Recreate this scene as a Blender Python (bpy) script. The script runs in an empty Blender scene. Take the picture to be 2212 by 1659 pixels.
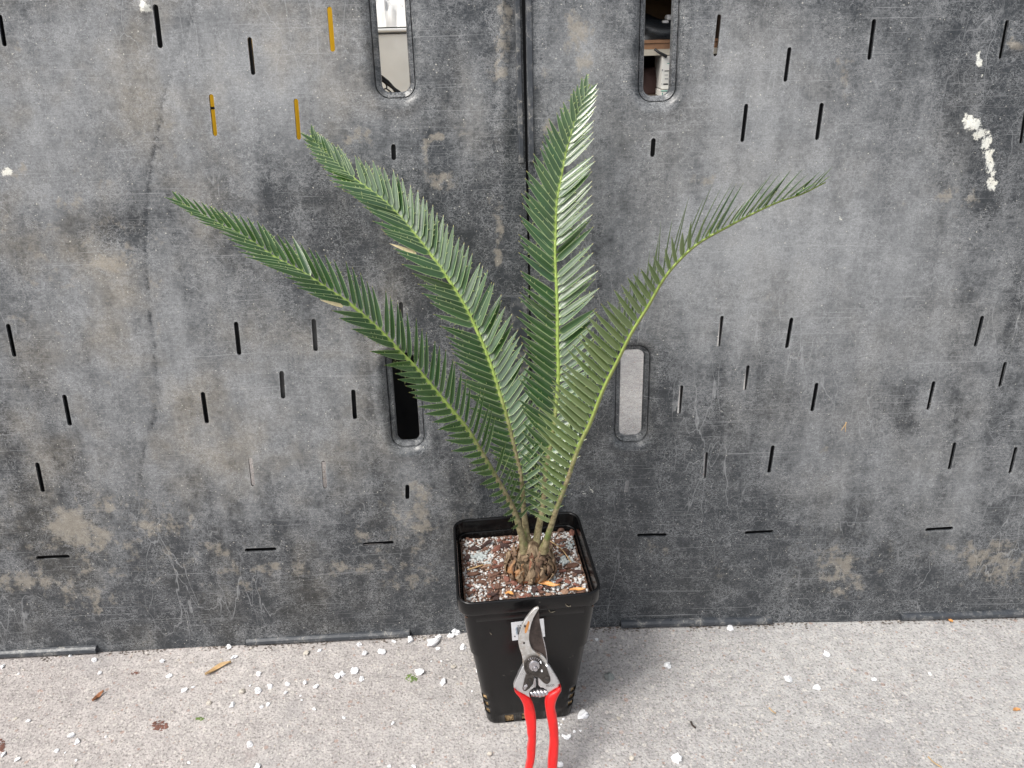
import bpy, bmesh, math, random, time
import numpy as np
from mathutils import Vector, Matrix, noise, geometry
T0=time.time()
random.seed(7); RNG=np.random.RandomState(7)
sc=bpy.context.scene; COL=sc.collection

# ------------------------------------------------------------------ camera
F_PX,CX,CY=1661.,1106.,829.5          # the photograph measured on a 2212 x 1659 grid
PITCH,ROLL,CAM_H=0.43311,-0.02616,0.73653
_ri=Vector((1,0,0)); _up=Vector((0,math.sin(PITCH),math.cos(PITCH))); FWD=Vector((0,math.cos(PITCH),-math.sin(PITCH)))
RGT=_ri*math.cos(ROLL)+_up*math.sin(ROLL); UPV=_up*math.cos(ROLL)-_ri*math.sin(ROLL)
EYE=Vector((0,0,CAM_H))
cam=bpy.data.cameras.new('camera'); cam.sensor_fit='HORIZONTAL'; cam.sensor_width=36; cam.lens=F_PX/2212*36
cam.clip_start=.01; cam.clip_end=200
camo=bpy.data.objects.new('camera',cam); COL.objects.link(camo)
camo.matrix_world=Matrix(((RGT.x,UPV.x,-FWD.x,0),(RGT.y,UPV.y,-FWD.y,0),(RGT.z,UPV.z,-FWD.z,CAM_H),(0,0,0,1)))
sc.camera=camo
# ------------------------------------------------------------------ light
SUN_EL,SUN_AZ=math.radians(56),math.radians(232)      # azimuth clockwise from +Y: light comes from behind the camera, a little left
w=bpy.data.worlds.new('World'); sc.world=w; w.use_nodes=True
nt=w.node_tree; bg=nt.nodes['Background']
sky=nt.nodes.new('ShaderNodeTexSky'); sky.sky_type='NISHITA'; sky.sun_disc=False
sky.sun_elevation=SUN_EL; sky.sun_rotation=SUN_AZ; sky.air_density=1.0; sky.dust_density=5.0; sky.ozone_density=1.0
hs=nt.nodes.new('ShaderNodeHueSaturation'); hs.inputs['Saturation'].default_value=.30
nt.links.new(sky.outputs[0],hs.inputs['Color']); nt.links.new(hs.outputs[0],bg.inputs['Color'])
bg.inputs['Strength'].default_value=.15
sl=bpy.data.lights.new('sun','SUN'); sl.energy=1.5; sl.angle=math.radians(16); sl.color=(1,.955,.885)
so=bpy.data.objects.new('sun',sl); COL.objects.link(so)
sd=Vector((math.sin(SUN_AZ)*math.cos(SUN_EL),math.cos(SUN_AZ)*math.cos(SUN_EL),math.sin(SUN_EL)))
so.rotation_euler=sd.to_track_quat('Z','Y').to_euler(); so.location=(0,0,5)
sc.view_settings.view_transform='Standard'; sc.view_settings.look='None'; sc.view_settings.gamma=1
sc.view_settings.exposure=0.48; sc.view_settings.use_curve_mapping=False
sc.cycles.max_bounces=5; sc.cycles.diffuse_bounces=3; sc.cycles.glossy_bounces=3; sc.cycles.transmission_bounces=2

# ------------------------------------------------------------------ helpers
def ray(x,y): return FWD+RGT*((x-CX)/F_PX)-UPV*((y-CY)/F_PX)
def at_z(x,y,z=0.): d=ray(x,y); return EYE+d*((z-CAM_H)/d.z)
def at_y(x,y,Y): d=ray(x,y); return EYE+d*(Y/d.y)
def at_plane(x,y,p,n): d=ray(x,y); return EYE+d*((p-EYE).dot(n)/d.dot(n))
def topx(P):
    d=Vector(P)-EYE; z=d.dot(FWD); return CX+F_PX*d.dot(RGT)/z, CY-F_PX*d.dot(UPV)/z
def tag(o,label=None,cat=None,group=None,kind=None):
    if label: o['label']=label
    if cat: o['category']=cat
    if group: o['group']=group
    if kind: o['kind']=kind
    return o
def empty(name,loc=(0,0,0)):
    o=bpy.data.objects.new(name,None); o.location=loc; o.empty_display_size=.02; COL.objects.link(o); return o
def link(name,me,mats=(),parent=None,smooth=False,mw=None):
    o=bpy.data.objects.new(name,me); COL.objects.link(o)
    for m in mats: me.materials.append(m)
    if smooth: me.polygons.foreach_set('use_smooth',[True]*len(me.polygons))
    if mw is not None: o.matrix_world=mw
    if parent is not None:
        o.parent=parent
        bpy_w=parent_world(parent)
        o.matrix_parent_inverse=bpy_w.inverted()
    return o
def parent_world(o):
    m=o.matrix_basis.copy()
    p=o
    while p.parent is not None:
        m=p.parent.matrix_basis @ p.matrix_parent_inverse @ m if p.parent.parent is None else parent_world(p.parent) @ p.matrix_parent_inverse @ m
        break
    return m
def pyd(name,v,f,mats=(),parent=None,smooth=False,mw=None):
    me=bpy.data.meshes.new(name); me.from_pydata([tuple(a) for a in v],[],f); me.update()
    return link(name,me,mats,parent,smooth,mw)
def bmo(name,bm,mats=(),parent=None,smooth=False,mw=None):
    bmesh.ops.recalc_face_normals(bm,faces=bm.faces)
    me=bpy.data.meshes.new(name); bm.to_mesh(me); bm.free(); return link(name,me,mats,parent,smooth,mw)
def bevel_mod(o,w_,seg=2,ang=40):
    m=o.modifiers.new('bevel','BEVEL'); m.width=w_; m.segments=seg; m.limit_method='ANGLE'; m.angle_limit=math.radians(ang); return o
def box(bm,c,s,rot=None):
    m=Matrix.Translation(c)@(rot.to_4x4() if rot else Matrix())@Matrix.Diagonal((*s,1))
    bmesh.ops.create_cube(bm,size=1,matrix=m)
def tube_data(pts,rads,n=8,close=True,flat=1.):
    V=[];Fc=[]
    up=Vector((.13,.2,1)).normalized(); prev=None
    for i,p in enumerate(pts):
        a=pts[max(i-1,0)]; b=pts[min(i+1,len(pts)-1)]; t=(b-a).normalized()
        if prev is None: s=t.cross(up).normalized()
        else: s=(prev-t*prev.dot(t)).normalized()
        prev=s; u=s.cross(t)
        for k in range(n):
            an=2*math.pi*k/n; V.append(p+(s*math.cos(an)+u*math.sin(an)*flat)*rads[i])
    for i in range(len(pts)-1):
        for k in range(n):
            Fc.append((i*n+k,i*n+(k+1)%n,(i+1)*n+(k+1)%n,(i+1)*n+k))
    if close:
        Fc.append(tuple(range(n-1,-1,-1))); Fc.append(tuple((len(pts)-1)*n+k for k in range(n)))
    return V,Fc
def tube(name,pts,rads,mats,parent=None,n=8,smooth=True,flat=1.):
    V,Fc=tube_data(pts,rads,n,True,flat); return pyd(name,V,Fc,mats,parent,smooth)
def catmull(P,m):
    P=[P[0]*2-P[1]]+list(P)+[P[-1]*2-P[-2]]; out=[]
    for i in range(1,len(P)-2):
        for k in range(m):
            t=k/m; a,b,c,d=P[i-1],P[i],P[i+1],P[i+2]
            out.append(.5*((2*b)+(c-a)*t+(2*a-5*b+4*c-d)*t*t+(3*b-a-3*c+d)*t**3))
    out.append(P[-2]); return out
def resample(pts,n):
    L=[0]
    for a,b in zip(pts,pts[1:]): L.append(L[-1]+(b-a).length)
    out=[];j=0
    for i in range(n):
        s=L[-1]*i/(n-1)
        while j<len(pts)-2 and L[j+1]<s: j+=1
        q=(s-L[j])/max(L[j+1]-L[j],1e-9); out.append(pts[j].lerp(pts[j+1],min(max(q,0),1)))
    return out,L[-1]

# ------------------------------------------------------------------ node helper
class NT:
    def __init__(s,name):
        s.m=bpy.data.materials.new(name); s.m.use_nodes=True; s.t=s.m.node_tree
        s.b=s.t.nodes['Principled BSDF']; s.out=s.t.nodes['Material Output']
    def n(s,ty,**k):
        x=s.t.nodes.new('ShaderNode'+ty)
        for a,b in k.items(): setattr(x,a,b)
        return x
    def set(s,sock,v):
        if hasattr(v,'bl_idname') and hasattr(v,'outputs'): v=v.outputs[0]
        if isinstance(v,bpy.types.NodeSocket): s.t.links.new(v,sock)
        else: sock.default_value=v
    def math(s,op,a,b=0.,c=0.,clamp=False):
        x=s.n('Math',operation=op,use_clamp=clamp); s.set(x.inputs[0],a); s.set(x.inputs[1],b)
        if op in('MULTIPLY_ADD','SMOOTH_MIN','COMPARE'): s.set(x.inputs[2],c)
        return x.outputs[0]
    def mix(s,f,a,b,bt='MIX'):
        x=s.n('Mix',data_type='RGBA',blend_type=bt,clamp_factor=True); s.set(x.inputs[0],f)
        s.set(x.inputs[6],a if not isinstance(a,tuple) else (*a,1)); s.set(x.inputs[7],b if not isinstance(b,tuple) else (*b,1)); return x.outputs[2]
    def ramp(s,v,a,b,c=0.,d=1.,smooth=True):
        x=s.n('MapRange',interpolation_type='SMOOTHSTEP' if smooth else 'LINEAR'); s.set(x.inputs[0],v)
        for i,q in zip((1,2,3,4),(a,b,c,d)): s.set(x.inputs[i],q)
        return x.outputs[0]
    def coord(s,k='Object'): return s.n('TexCoord').outputs[k]
    def mapv(s,v,scale=(1,1,1),loc=(0,0,0),rot=(0,0,0)):
        x=s.n('Mapping'); s.set(x.inputs[0],v); x.inputs[1].default_value=loc; x.inputs[2].default_value=rot; x.inputs[3].default_value=scale; return x.outputs[0]
    def noise(s,v,scale,det=3.,rough=.5,dist=0.,col=False):
        x=s.n('TexNoise'); s.set(x.inputs['Vector'],v); x.inputs['Scale'].default_value=scale; x.inputs['Detail'].default_value=det
        x.inputs['Roughness'].default_value=rough; x.inputs['Distortion'].default_value=dist; return x.outputs['Color' if col else 'Fac']
    def voro(s,v,scale,feature='F1',out='Distance',rnd=1.):
        x=s.n('TexVoronoi',feature=feature); s.set(x.inputs['Vector'],v); x.inputs['Scale'].default_value=scale; x.inputs['Randomness'].default_value=rnd; return x.outputs[out]
    def attr(s,name):
        x=s.n('Attribute',attribute_name=name); return x
    def bump(s,h,strength=.5,dist=.001,prev=None):
        x=s.n('Bump'); s.set(x.inputs['Height'],h); x.inputs['Strength'].default_value=strength; x.inputs['Distance'].default_value=dist
        if prev is not None: s.set(x.inputs['Normal'],prev)
        return x.outputs[0]
    def fin(s,col=None,rough=.5,metal=0.,spec=.5,normal=None,coat=None):
        if col is not None: s.set(s.b.inputs['Base Color'],(*col,1) if isinstance(col,tuple) else col)
        s.set(s.b.inputs['Roughness'],rough); s.set(s.b.inputs['Metallic'],metal); s.set(s.b.inputs['Specular IOR Level'],spec)
        if normal is not None: s.set(s.b.inputs['Normal'],normal)
        if coat: s.b.inputs['Coat Weight'].default_value=coat[0]; s.b.inputs['Coat Roughness'].default_value=coat[1]
        return s.m
    def distort(s,v,scale,amt):
        x=s.n('VectorMath',operation='SCALE'); nn=s.noise(v,scale,3,.5,col=True)
        sub=s.n('VectorMath',operation='SUBTRACT'); s.set(sub.inputs[0],nn); sub.inputs[1].default_value=(.5,.5,.5)
        s.set(x.inputs[0],sub.outputs[0]); x.inputs['Scale'].default_value=amt
        ad=s.n('VectorMath',operation='ADD'); s.set(ad.inputs[0],v); s.set(ad.inputs[1],x.outputs[0]); return ad.outputs[0]
def simple(name,c,rough=.5,metal=0.,spec=.5,var=.25,scale=60,bump=.2,bd=.0006,coat=None):
    k=NT(name); v=k.coord(); n_=k.noise(v,scale,5,.6)
    f=k.ramp(n_,.3,.7)
    col=k.mix(f,tuple(x*(1-var) for x in c),tuple(min(1,x*(1+var)) for x in c))
    r=k.math('ADD',k.math('MULTIPLY',n_,.25),rough-.12,clamp=True)
    return k.fin(col,r,metal,spec,k.bump(k.noise(v,scale*3,4,.6),bump,bd),coat)

# ------------------------------------------------------------------ materials: panel plastic
def panel_material():
    k=NT('weathered_black_plastic'); v=k.coord()
    at=k.attr('mask'); sep=k.n('SeparateColor'); k.set(sep.inputs[0],at.outputs['Color']); R,G,B=sep.outputs; A=at.outputs['Alpha']
    big=k.noise(v,5,4,.6); mid=k.noise(v,26,6,.75); fine=k.noise(v,230,3,.75)
    hstr=k.noise(k.mapv(v,(60,60,520)),1,4,.7)       # horizontal scuffing
    vstr=k.noise(k.mapv(v,(34,34,3.2)),1,4,.6)       # vertical run marks
    grain=k.noise(v,700,2,.6)
    s=k.math('MULTIPLY_ADD',mid,.75,k.math('MULTIPLY_ADD',big,.3,k.math('MULTIPLY_ADD',fine,.72,k.math('MULTIPLY_ADD',hstr,.45,k.math('MULTIPLY',vstr,.80)))))  # mean 1.35
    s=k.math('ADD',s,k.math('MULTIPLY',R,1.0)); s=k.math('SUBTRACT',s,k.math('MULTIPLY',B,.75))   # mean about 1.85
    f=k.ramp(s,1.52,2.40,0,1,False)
    col=k.mix(f,(.029,.0335,.039),(.262,.272,.281))
    warm=k.ramp(k.noise(v,9,4,.6),.42,.7); xx=k.n('SeparateXYZ'); k.set(xx.inputs[0],v); warm=k.math('MULTIPLY',warm,k.ramp(xx.outputs[0],-.30,.12,1.,.25))
    col=k.mix(warm,col,k.mix(1.,col,(1.12,1.0,.84),'MULTIPLY'))
    # tangled light scratches
    dv=k.distort(v,14,.10)
    l1=k.voro(dv,20,'DISTANCE_TO_EDGE'); l1=k.ramp(l1,.0,.013,1,0)
    l2=k.voro(k.distort(v,40,.05),46,'DISTANCE_TO_EDGE'); l2=k.ramp(l2,.0,.024,1,0)
    dv3=k.distort(k.mapv(v,(1,1,1),(3.1,0,1.7)),90,.03); l3=k.voro(dv3,130,'DISTANCE_TO_EDGE'); l3=k.ramp(l3,.0,.075,1,0)
    m1=k.ramp(k.noise(k.mapv(v,(1,1,1),(5,2,1)),11,2,.6),.54,.70); m2=k.ramp(k.noise(k.mapv(v,(1,1,1),(1,7,3)),18,3,.6),.44,.64); m3=k.ramp(k.noise(v,34,4,.7),.38,.66)
    sc_=k.math('MAXIMUM',k.math('MULTIPLY',l1,k.math('MULTIPLY',m1,.30)),k.math('MULTIPLY',l2,k.math('MULTIPLY',m2,.42)))
    sc_=k.math('MAXIMUM',sc_,k.math('MULTIPLY',l3,k.math('MULTIPLY',m3,.46)))
    l5=k.voro(k.distort(k.mapv(v,(1,1,.30),(2.3,0,.7)),30,.045),34,'DISTANCE_TO_EDGE'); l5=k.ramp(l5,.0,.020,1,0); m5=k.ramp(k.noise(k.mapv(v,(1,1,.6),(8,1,4)),7,3,.6),.50,.62)
    sc_=k.math('MAXIMUM',sc_,k.math('MULTIPLY',l5,k.math('MULTIPLY',m5,.50)))
    # straight scratches at two angles
    def straight(rot,sx,sz,th,loc):
        q=k.noise(k.mapv(k.distort(v,6,.012),(sx,1,sz),loc,(0,rot,0)),1,2,.5); return k.ramp(q,th,th+.05)
    st=k.math('MAXIMUM',straight(.05,5,900,.66,(0,0,0)),straight(1.2,6,700,.685,(3,0,8)))
    st=k.math('MAXIMUM',st,straight(-.9,6,640,.69,(9,0,2)))
    sc_=k.math('MAXIMUM',sc_,k.math('MULTIPLY',st,.5)); l4=k.ramp(k.voro(k.distort(k.mapv(v,(.7,1,1.3),(1.7,0,5.1)),160,.022),210,'DISTANCE_TO_EDGE'),.0,.10,1,0); sc_=k.math('MAXIMUM',sc_,k.math('MULTIPLY',l4,k.math('MULTIPLY',k.ramp(mid,  .38,.60),.50)))
    col=k.mix(sc_,col,(.40,.41,.42))
    # tan dried dirt
    dn=k.noise(v,48,5,.75); dg=k.ramp(k.math('ADD',k.math('MULTIPLY',G,.78),k.math('MULTIPLY',k.math('SUBTRACT',dn,.5),2.1)),.30,.62)
    dg=k.math('MULTIPLY',dg,k.ramp(G,.02,.25))
    tan=k.mix(k.noise(v,120,4,.6),(.20,.175,.14),(.40,.37,.315))
    col=k.mix(k.math('MULTIPLY',dg,.62),col,tan)
    # whitish mineral crust
    wn=k.noise(v,130,3,.75); wg=k.ramp(k.math('ADD',A,k.math('MULTIPLY',k.math('SUBTRACT',wn,.5),1.7)),.36,.60); wg=k.math('MULTIPLY',wg,k.ramp(A,.04,.3))
    col=k.mix(wg,col,k.mix(k.noise(v,60,2,.5),(.62,.66,.68),(.72,.68,.55)))
    # specks
    sp=k.voro(v,260,'F1'); spm=k.ramp(k.noise(v,420,1,.5),.63,.66); sp=k.math('MULTIPLY',k.ramp(sp,.16,.24,1,0),spm); col=k.mix(k.math('MULTIPLY',sp,.75),col,(.6,.58,.52))
    # fine grain
    g=k.ramp(grain,.25,.75,.80,1.22,False); gc=k.n('CombineColor'); [k.set(gc.inputs[i],g) for i in range(3)]
    col=k.mix(1.,col,gc.outputs[0],'MULTIPLY')
    h=k.math('MULTIPLY_ADD',k.noise(v,170,3,.7),.7,k.math('MULTIPLY_ADD',k.noise(v,30,3,.6),.8,k.math('MULTIPLY_ADD',G,.6,A)))
    rough=k.ramp(f,0,1,.32,.54,False); rough=k.math('MAXIMUM',rough,k.math('MULTIPLY',dg,.85))
    return k.fin(col,rough,0,.5,k.bump(h,.36,.0010))
M_PANEL=panel_material()
M_STRIP=None
def strip_material():
    k=NT('black_plastic_edge'); v=k.coord(); n1=k.noise(v,60,5,.7); n2=k.noise(k.mapv(v,(200,200,200)),1,3,.6)
    col=k.mix(k.ramp(n1,.45,.72),(.045,.051,.060),(.155,.158,.16))
    l=k.ramp(k.voro(k.distort(v,60,.02),90,'DISTANCE_TO_EDGE'),0,.05,1,0); col=k.mix(k.math('MULTIPLY',l,k.ramp(n1,.5,.6,0,.6)),col,(.38,.36,.32))
    return k.fin(col,k.ramp(n2,.3,.7,.25,.45,False),0,.5,k.bump(n1,.5,.0015))
M_STRIP=strip_material()
M_BLACK=simple('matt_black_plastic',(.018,.019,.021),.5,var=.3,scale=30)
M_DKGREY=simple('dark_grey_plastic',(.09,.09,.09),.5,var=.2,scale=60)

# ------------------------------------------------------------------ panels
SX,WY=0.02339,0.80381
PAN={'L':dict(yaw=.03636,t=.1190),'R':dict(yaw=.0015,t=.0990)}
for d in PAN.values():
    u=Vector((math.cos(d['yaw']),math.sin(d['yaw']),0)); n0=Vector((-math.sin(d['yaw']),math.cos(d['yaw']),0))
    v=Vector((0,0,1))*math.cos(d['t'])+n0*math.sin(d['t']); n_=v.cross(u)*-1; n_=u.cross(v)*-1
    d['u'],d['v'],d['n']=u,v,n_   # n points into the wall (away from camera)
    d['o']=Vector((SX,WY,0)); d['m']=Matrix(((u.x,n_.x,v.x,SX),(u.y,n_.y,v.y,WY),(u.z,n_.z,v.z,0),(0,0,0,1)))
def uv(side,x,y):
    d=PAN[side]; P=at_plane(x,y,d['o'],d['n'])-d['o']; return P.dot(d['u']),P.dot(d['v'])
SLOTS={'L':[(-4,30,7,100,10),(335,9,346,104,11.5),(711,14,719,112,11),(539,80,547,162,10),(455,203,464,294,10),(639,213,646,302,10),(850,311,851,346,10),
 (15,700,30,772,10),(509,695,517,767,10),(677,689,682,759,10),(608,801,612,861,10),(137,853,150,921,10),(438,846,448,914,10),(77,1001,90,1066,10),
 (541,988,548,1049,8.5),(699,994,703,1054,9),(763,841,767,906,9.5),(866,652,867,690,9),(880,1046,880,1078,9),
 (76,1207,149,1204,8),(530,1186,599,1183,8),(784,1175,851,1171,8)],
'R':[(a,b,c,e,g_+1) for a,b,c,e,g_ in [(1553,31,1543,122,8.5),(1705,102,1695,177,8),(1888,41,1877,130,8.5),(2176,43,2160,128,8),(1611,224,1602,307,8),(1775,222,1764,303,8.5),(2215,240,2205,311,8),(1411,298,1408,339,9),
 (1559,681,1551,749,7),(1709,685,1698,752,7.5),(2125,683,2109,750,7.5),(1616,788,1608,844,7),(1764,826,1754,889,7.5),(2019,824,2006,887,7),(2175,783,2162,838,7),(1526,976,1521,1035,7),
 (1670,962,1661,1022,7.5),(2064,956,2051,1015,7),(2196,966,2182,1024,7),(1472,831,1466,894,7.5),(1356,1038,1352,1067,8),(1609,1152,1672,1149,6.5),(1999,1145,2060,1141,6.5),(1376,1157,1441,1156,6.5)]]}
# large hand holes: quads (TL,TR,BR,BL) in photo px
HOLES={'L':[[(809,-60),(872,-60),(881,198),(819,198)],[(847,768),(897,766),(902,957),(853,958)]],
       'R':[[(1402,-60),(1460,-60),(1446,206),(1389,206)],[(1348,760),(1398,759),(1385,948),(1336,948)]]}
def stadium(a,b,r,n=5):
    a=Vector(a);b=Vector(b);d=(b-a).normalized();p=Vector((-d.y,d.x)); a=a+d*r; b=b-d*r; out=[]
    an0=math.atan2(p.y,p.x)
    for i in range(n+1):
        t=an0+math.pi*i/n; out.append(a+Vector((math.cos(t),math.sin(t)))*r)
    for i in range(n+1):
        t=an0+math.pi+math.pi*i/n; out.append(b+Vector((math.cos(t),math.sin(t)))*r)
    return out
def rrect(u0,u1,v0,v1,r,n=6):
    out=[]
    for (cx,cy,a) in ((u1-r,v0+r,-90),(u1-r,v1-r,0),(u0+r,v1-r,90),(u0+r,v0+r,180)):
        for i in range(n+1):
            t=math.radians(a+90*i/n); out.append(Vector((cx+r*math.cos(t),cy+r*math.sin(t))))
    return out
# blobs in photo px: (cx,cy,rx,ry,amount)
TAN=[(220,1180,330,150,.30),(120,560,300,260,.24),(880,1150,170,130,.30),(1850,1200,260,110,.22),(420,900,300,200,.16),(1150,150,160,220,.18),(1700,700,260,300,.14),(150,1135,55,45,.95),(205,1165,45,32,.8),(330,1130,70,55,.55),(240,1085,70,28,.5),(40,470,70,40,.4),(90,570,70,60,.42),(240,572,70,28,.7),(150,440,60,35,.42),(30,375,30,22,.6),(250,820,35,22,.4),
 (230,405,40,25,.6),(415,1125,10,35,.7),(450,1175,35,14,.7),(480,1190,30,10,.6),(60,1255,160,35,.55),(180,1290,90,50,.5),(700,1225,290,18,.55),(500,1260,120,20,.4),(900,1110,38,95,.6),(880,1250,90,30,.5),
 (775,300,45,32,.5),(945,297,16,7,1.),(955,400,38,34,.62),(920,330,10,50,.7),(1076,520,12,85,.75),(1070,440,22,30,.5),(1088,110,20,130,.6),(1000,280,28,45,.3),(60,120,60,80,.25),(340,650,60,80,.3),
 (1245,60,36,75,.55),(1260,130,26,40,.6),(1183,270,16,28,.7),(1515,388,55,14,.6),(1825,160,28,50,.5),(1290,30,40,30,.3),(2190,97,24,18,.9),(2060,430,60,40,.5),(2150,1215,90,60,.62),(2080,1190,80,25,.5),(1810,1225,60,60,.62),(1815,1270,80,22,.5),
 (1720,775,26,26,.5),(1400,1180,60,26,.35),(1560,1230,40,30,.3),(1790,1000,30,60,.3),(2100,620,50,80,.25),(1850,390,40,40,.25),(1960,450,50,40,.25),(330,300,150,90,.22),(500,420,120,80,.18),(330,860,80,120,.2),(1270,1050,40,30,.3),(2050,1130,60,14,.35)]
WHITE=[(2098,266,21,22,.70),(2117,288,20,15,.70),(2132,308,13,24,.68),(2136,338,13,30,.62),(2141,368,13,28,.62),(2142,398,14,17,.68),(2115,132,8,26,.66),(2120,160,5,14,.5),(315,14,14,16,.8),(12,372,18,10,.7),(1268,1060,22,12,.35),(1815,470,9,9,.5)]
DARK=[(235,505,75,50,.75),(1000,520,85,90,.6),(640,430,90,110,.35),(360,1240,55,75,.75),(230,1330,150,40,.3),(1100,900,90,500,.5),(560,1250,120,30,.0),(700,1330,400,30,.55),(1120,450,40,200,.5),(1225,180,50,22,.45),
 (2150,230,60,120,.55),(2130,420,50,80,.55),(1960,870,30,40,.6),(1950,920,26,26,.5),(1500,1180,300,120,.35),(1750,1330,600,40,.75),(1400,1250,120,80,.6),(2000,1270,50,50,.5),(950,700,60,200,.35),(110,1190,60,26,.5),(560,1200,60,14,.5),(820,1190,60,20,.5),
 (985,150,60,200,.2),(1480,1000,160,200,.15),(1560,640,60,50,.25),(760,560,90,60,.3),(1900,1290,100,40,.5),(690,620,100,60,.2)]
LIGHT=[(350,150,500,260,.55),(200,700,300,300,.45),(650,800,260,200,.45),(620,150,200,200,.3),(1650,350,400,350,.5),(1900,700,350,350,.42),(1250,150,70,150,.45),(1020,250,50,120,.4),(1500,620,200,150,.3),(1620,150,160,150,.3),(2060,1050,160,120,.3),(450,1000,350,150,.3),(900,1060,60,120,.3),(1770,1000,160,120,.25),(860,300,60,60,.1),(70,300,120,220,.3)]
def blobs(X,Y,L,soft=1.):
    out=np.zeros_like(X)
    for cx,cy,rx,ry,a in L:
        d=np.sqrt(((X-cx)/rx)**2+((Y-cy)/ry)**2); out=np.maximum(out,a*np.clip(1.35-d,0,1)**.8) if soft==1 else out+a*np.exp(-d*d)
    return out
CREASE={'L':[[(425,0),(400,80),(372,150),(350,230),(335,310),(318,400),(311,480),(312,560),(322,680),(333,760),(341,850),(332,910),(312,960),(303,1040)],[(1063,112),(1067,150),(1070,190),(1070,235)]],'R':[]}
def make_panel(side,label):
    d=PAN[side]; sgn=-1 if side=='L' else 1
    W_,H_=1.2,1.0
    u0,u1=(-W_,.0006) if side=='L' else (.0008,W_)
    vis=(-.80,.0) if side=='L' else (0.,.80)
    pts=[];edges=[]
    def loop(P):
        i0=len(pts); pts.extend([Vector((p[0],p[1])) for p in P]); n=len(P); edges.extend([(i0+i,i0+(i+1)%n) for i in range(n)]); return list(range(i0,i0+n))
    # border loop, 6 mm spacing
    B=[];v0=.0005
    def seg(a,b):
        L=math.hypot(b[0]-a[0],b[1]-a[1]); m=max(2,int(L/.01)); return [(a[0]+(b[0]-a[0])*i/m,a[1]+(b[1]-a[1])*i/m) for i in range(m)]
    B=seg((u0,v0),(u1,v0))+seg((u1,v0),(u1,H_))+seg((u1,H_),(u0,H_))+seg((u0,H_),(u0,v0))
    loop(B); hole_polys=[];slot_polys=[]; cents=[]
    for (x0,y0,x1,y1,wd) in SLOTS[side]:
        a=uv(side,x0,y0); b=uv(side,x1,y1)
        horiz=abs(x1-x0)>abs(y1-y0)
        c0=uv(side,(x0+x1)/2-wd/2,(y0+y1)/2); c1=uv(side,(x0+x1)/2+wd/2,(y0+y1)/2)
        if horiz: c0=uv(side,(x0+x1)/2,(y0+y1)/2-wd/2); c1=uv(side,(x0+x1)/2,(y0+y1)/2+wd/2)
        r=math.hypot(c1[0]-c0[0],c1[1]-c0[1])/2
        P=stadium(a,b,r); loop(P); slot_polys.append(P); cents.append((a,b,r))
    hb=[]
    for Q in HOLES[side]:
        q=[uv(side,*p) for p in Q]
        a=(q[0][0]+q[3][0])/2; b=(q[1][0]+q[2][0])/2; vb=(q[2][1]+q[3][1])/2; vt=(q[0][1]+q[1][1])/2
        if Q[0][1]<0: vt=vb+.135
        hb.append((a,b,vb,vt)); P=rrect(a,b,vb,vt,.0085); loop(P); hole_polys.append(P)
        for off in (.0012,.0055,.0062,.007,.0095,.0125,.017,.021,.024):
            P2=rrect(a-off,b+off,vb-off,vt+off,.0085+off,7); pts.extend(P2)
            # extra points on straight sides
            for i in range(1,14):
                t=i/14
                for p in ((a-off,vb+(vt-vb)*t),(b+off,vb+(vt-vb)*t)): pts.append(Vector(p))
            for i in range(1,5):
                t=i/5
                for p in ((a+(b-a)*t,vb-off),(a+(b-a)*t,vt+off)): pts.append(Vector(p))
    # interior grid
    def rdist(U,V,bx):
        a,b,c,e=bx; r=.0085; qx=np.abs(U-(a+b)/2)-(b-a)/2+r; qy=np.abs(V-(c+e)/2)-(e-c)/2+r
        return np.hypot(np.maximum(qx,0),np.maximum(qy,0))+np.minimum(np.maximum(qx,qy),0)-r
    def sdist(U,V):
        m=np.full(U.shape,9.)
        for (a,b,r) in cents:
            ax,ay=a;bx,by=b; dx,dy=bx-ax,by-ay; L=dx*dx+dy*dy; t=np.clip(((U-ax)*dx+(V-ay)*dy)/L,0,1); m=np.minimum(m,np.hypot(U-ax-t*dx,V-ay-t*dy)-r)
        return m
    g=.0037
    us=np.concatenate([np.arange(vis[0],vis[1],g),np.arange(u0,vis[0],.03) if side=='L' else np.arange(vis[1],u1,.03)]); vs=np.arange(.003,H_-.003,g)
    U,V=np.meshgrid(us,vs); U=U.ravel();V=V.ravel(); U=U+RNG.uniform(-.25,.25,U.shape)*g; V=V+RNG.uniform(-.25,.25,V.shape)*g
    ok=(U>u0+.002)&(U<u1-.002)&(V>v0+.001)&(V<H_-.002)&(sdist(U,V)>.0014)
    for bx in hb: ok&=(rdist(U,V,bx)>.0255)
    pts.extend([Vector((a,b)) for a,b in zip(U[ok],V[ok])])
    r_=geometry.delaunay_2d_cdt(pts,edges,[],0,1e-7)
    P2=np.array([(p.x,p.y) for p in r_[0]]); Fc=np.array([f for f in r_[2]])
    cen=P2[Fc].mean(1); kill=sdist(cen[:,0],cen[:,1])<-1e-5
    # exact slots test by polygon signed distance is fine for capsules shortened by r
    kill=np.zeros(len(Fc),bool)
    def inpoly(P,poly):
        x,y=P[:,0],P[:,1]; c=np.zeros(len(P),bool); n=len(poly); j=n-1
        for i in range(n):
            xi,yi=poly[i];xj,yj=poly[j]
            with np.errstate(divide='ignore',invalid='ignore'):
                c^=((yi>y)!=(yj>y))&(x<(xj-xi)*(y-yi)/((yj-yi) if yj!=yi else 1e-12)+xi)
            j=i
        return c
    for poly in slot_polys+hole_polys: kill|=inpoly(cen,poly)
    cenok=(cen[:,0]>u0-1e-6)
    Fc=Fc[~kill]
    U,V=P2[:,0],P2[:,1]
    # height (y, + = into the wall)
    Hh=np.zeros(len(U))
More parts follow.
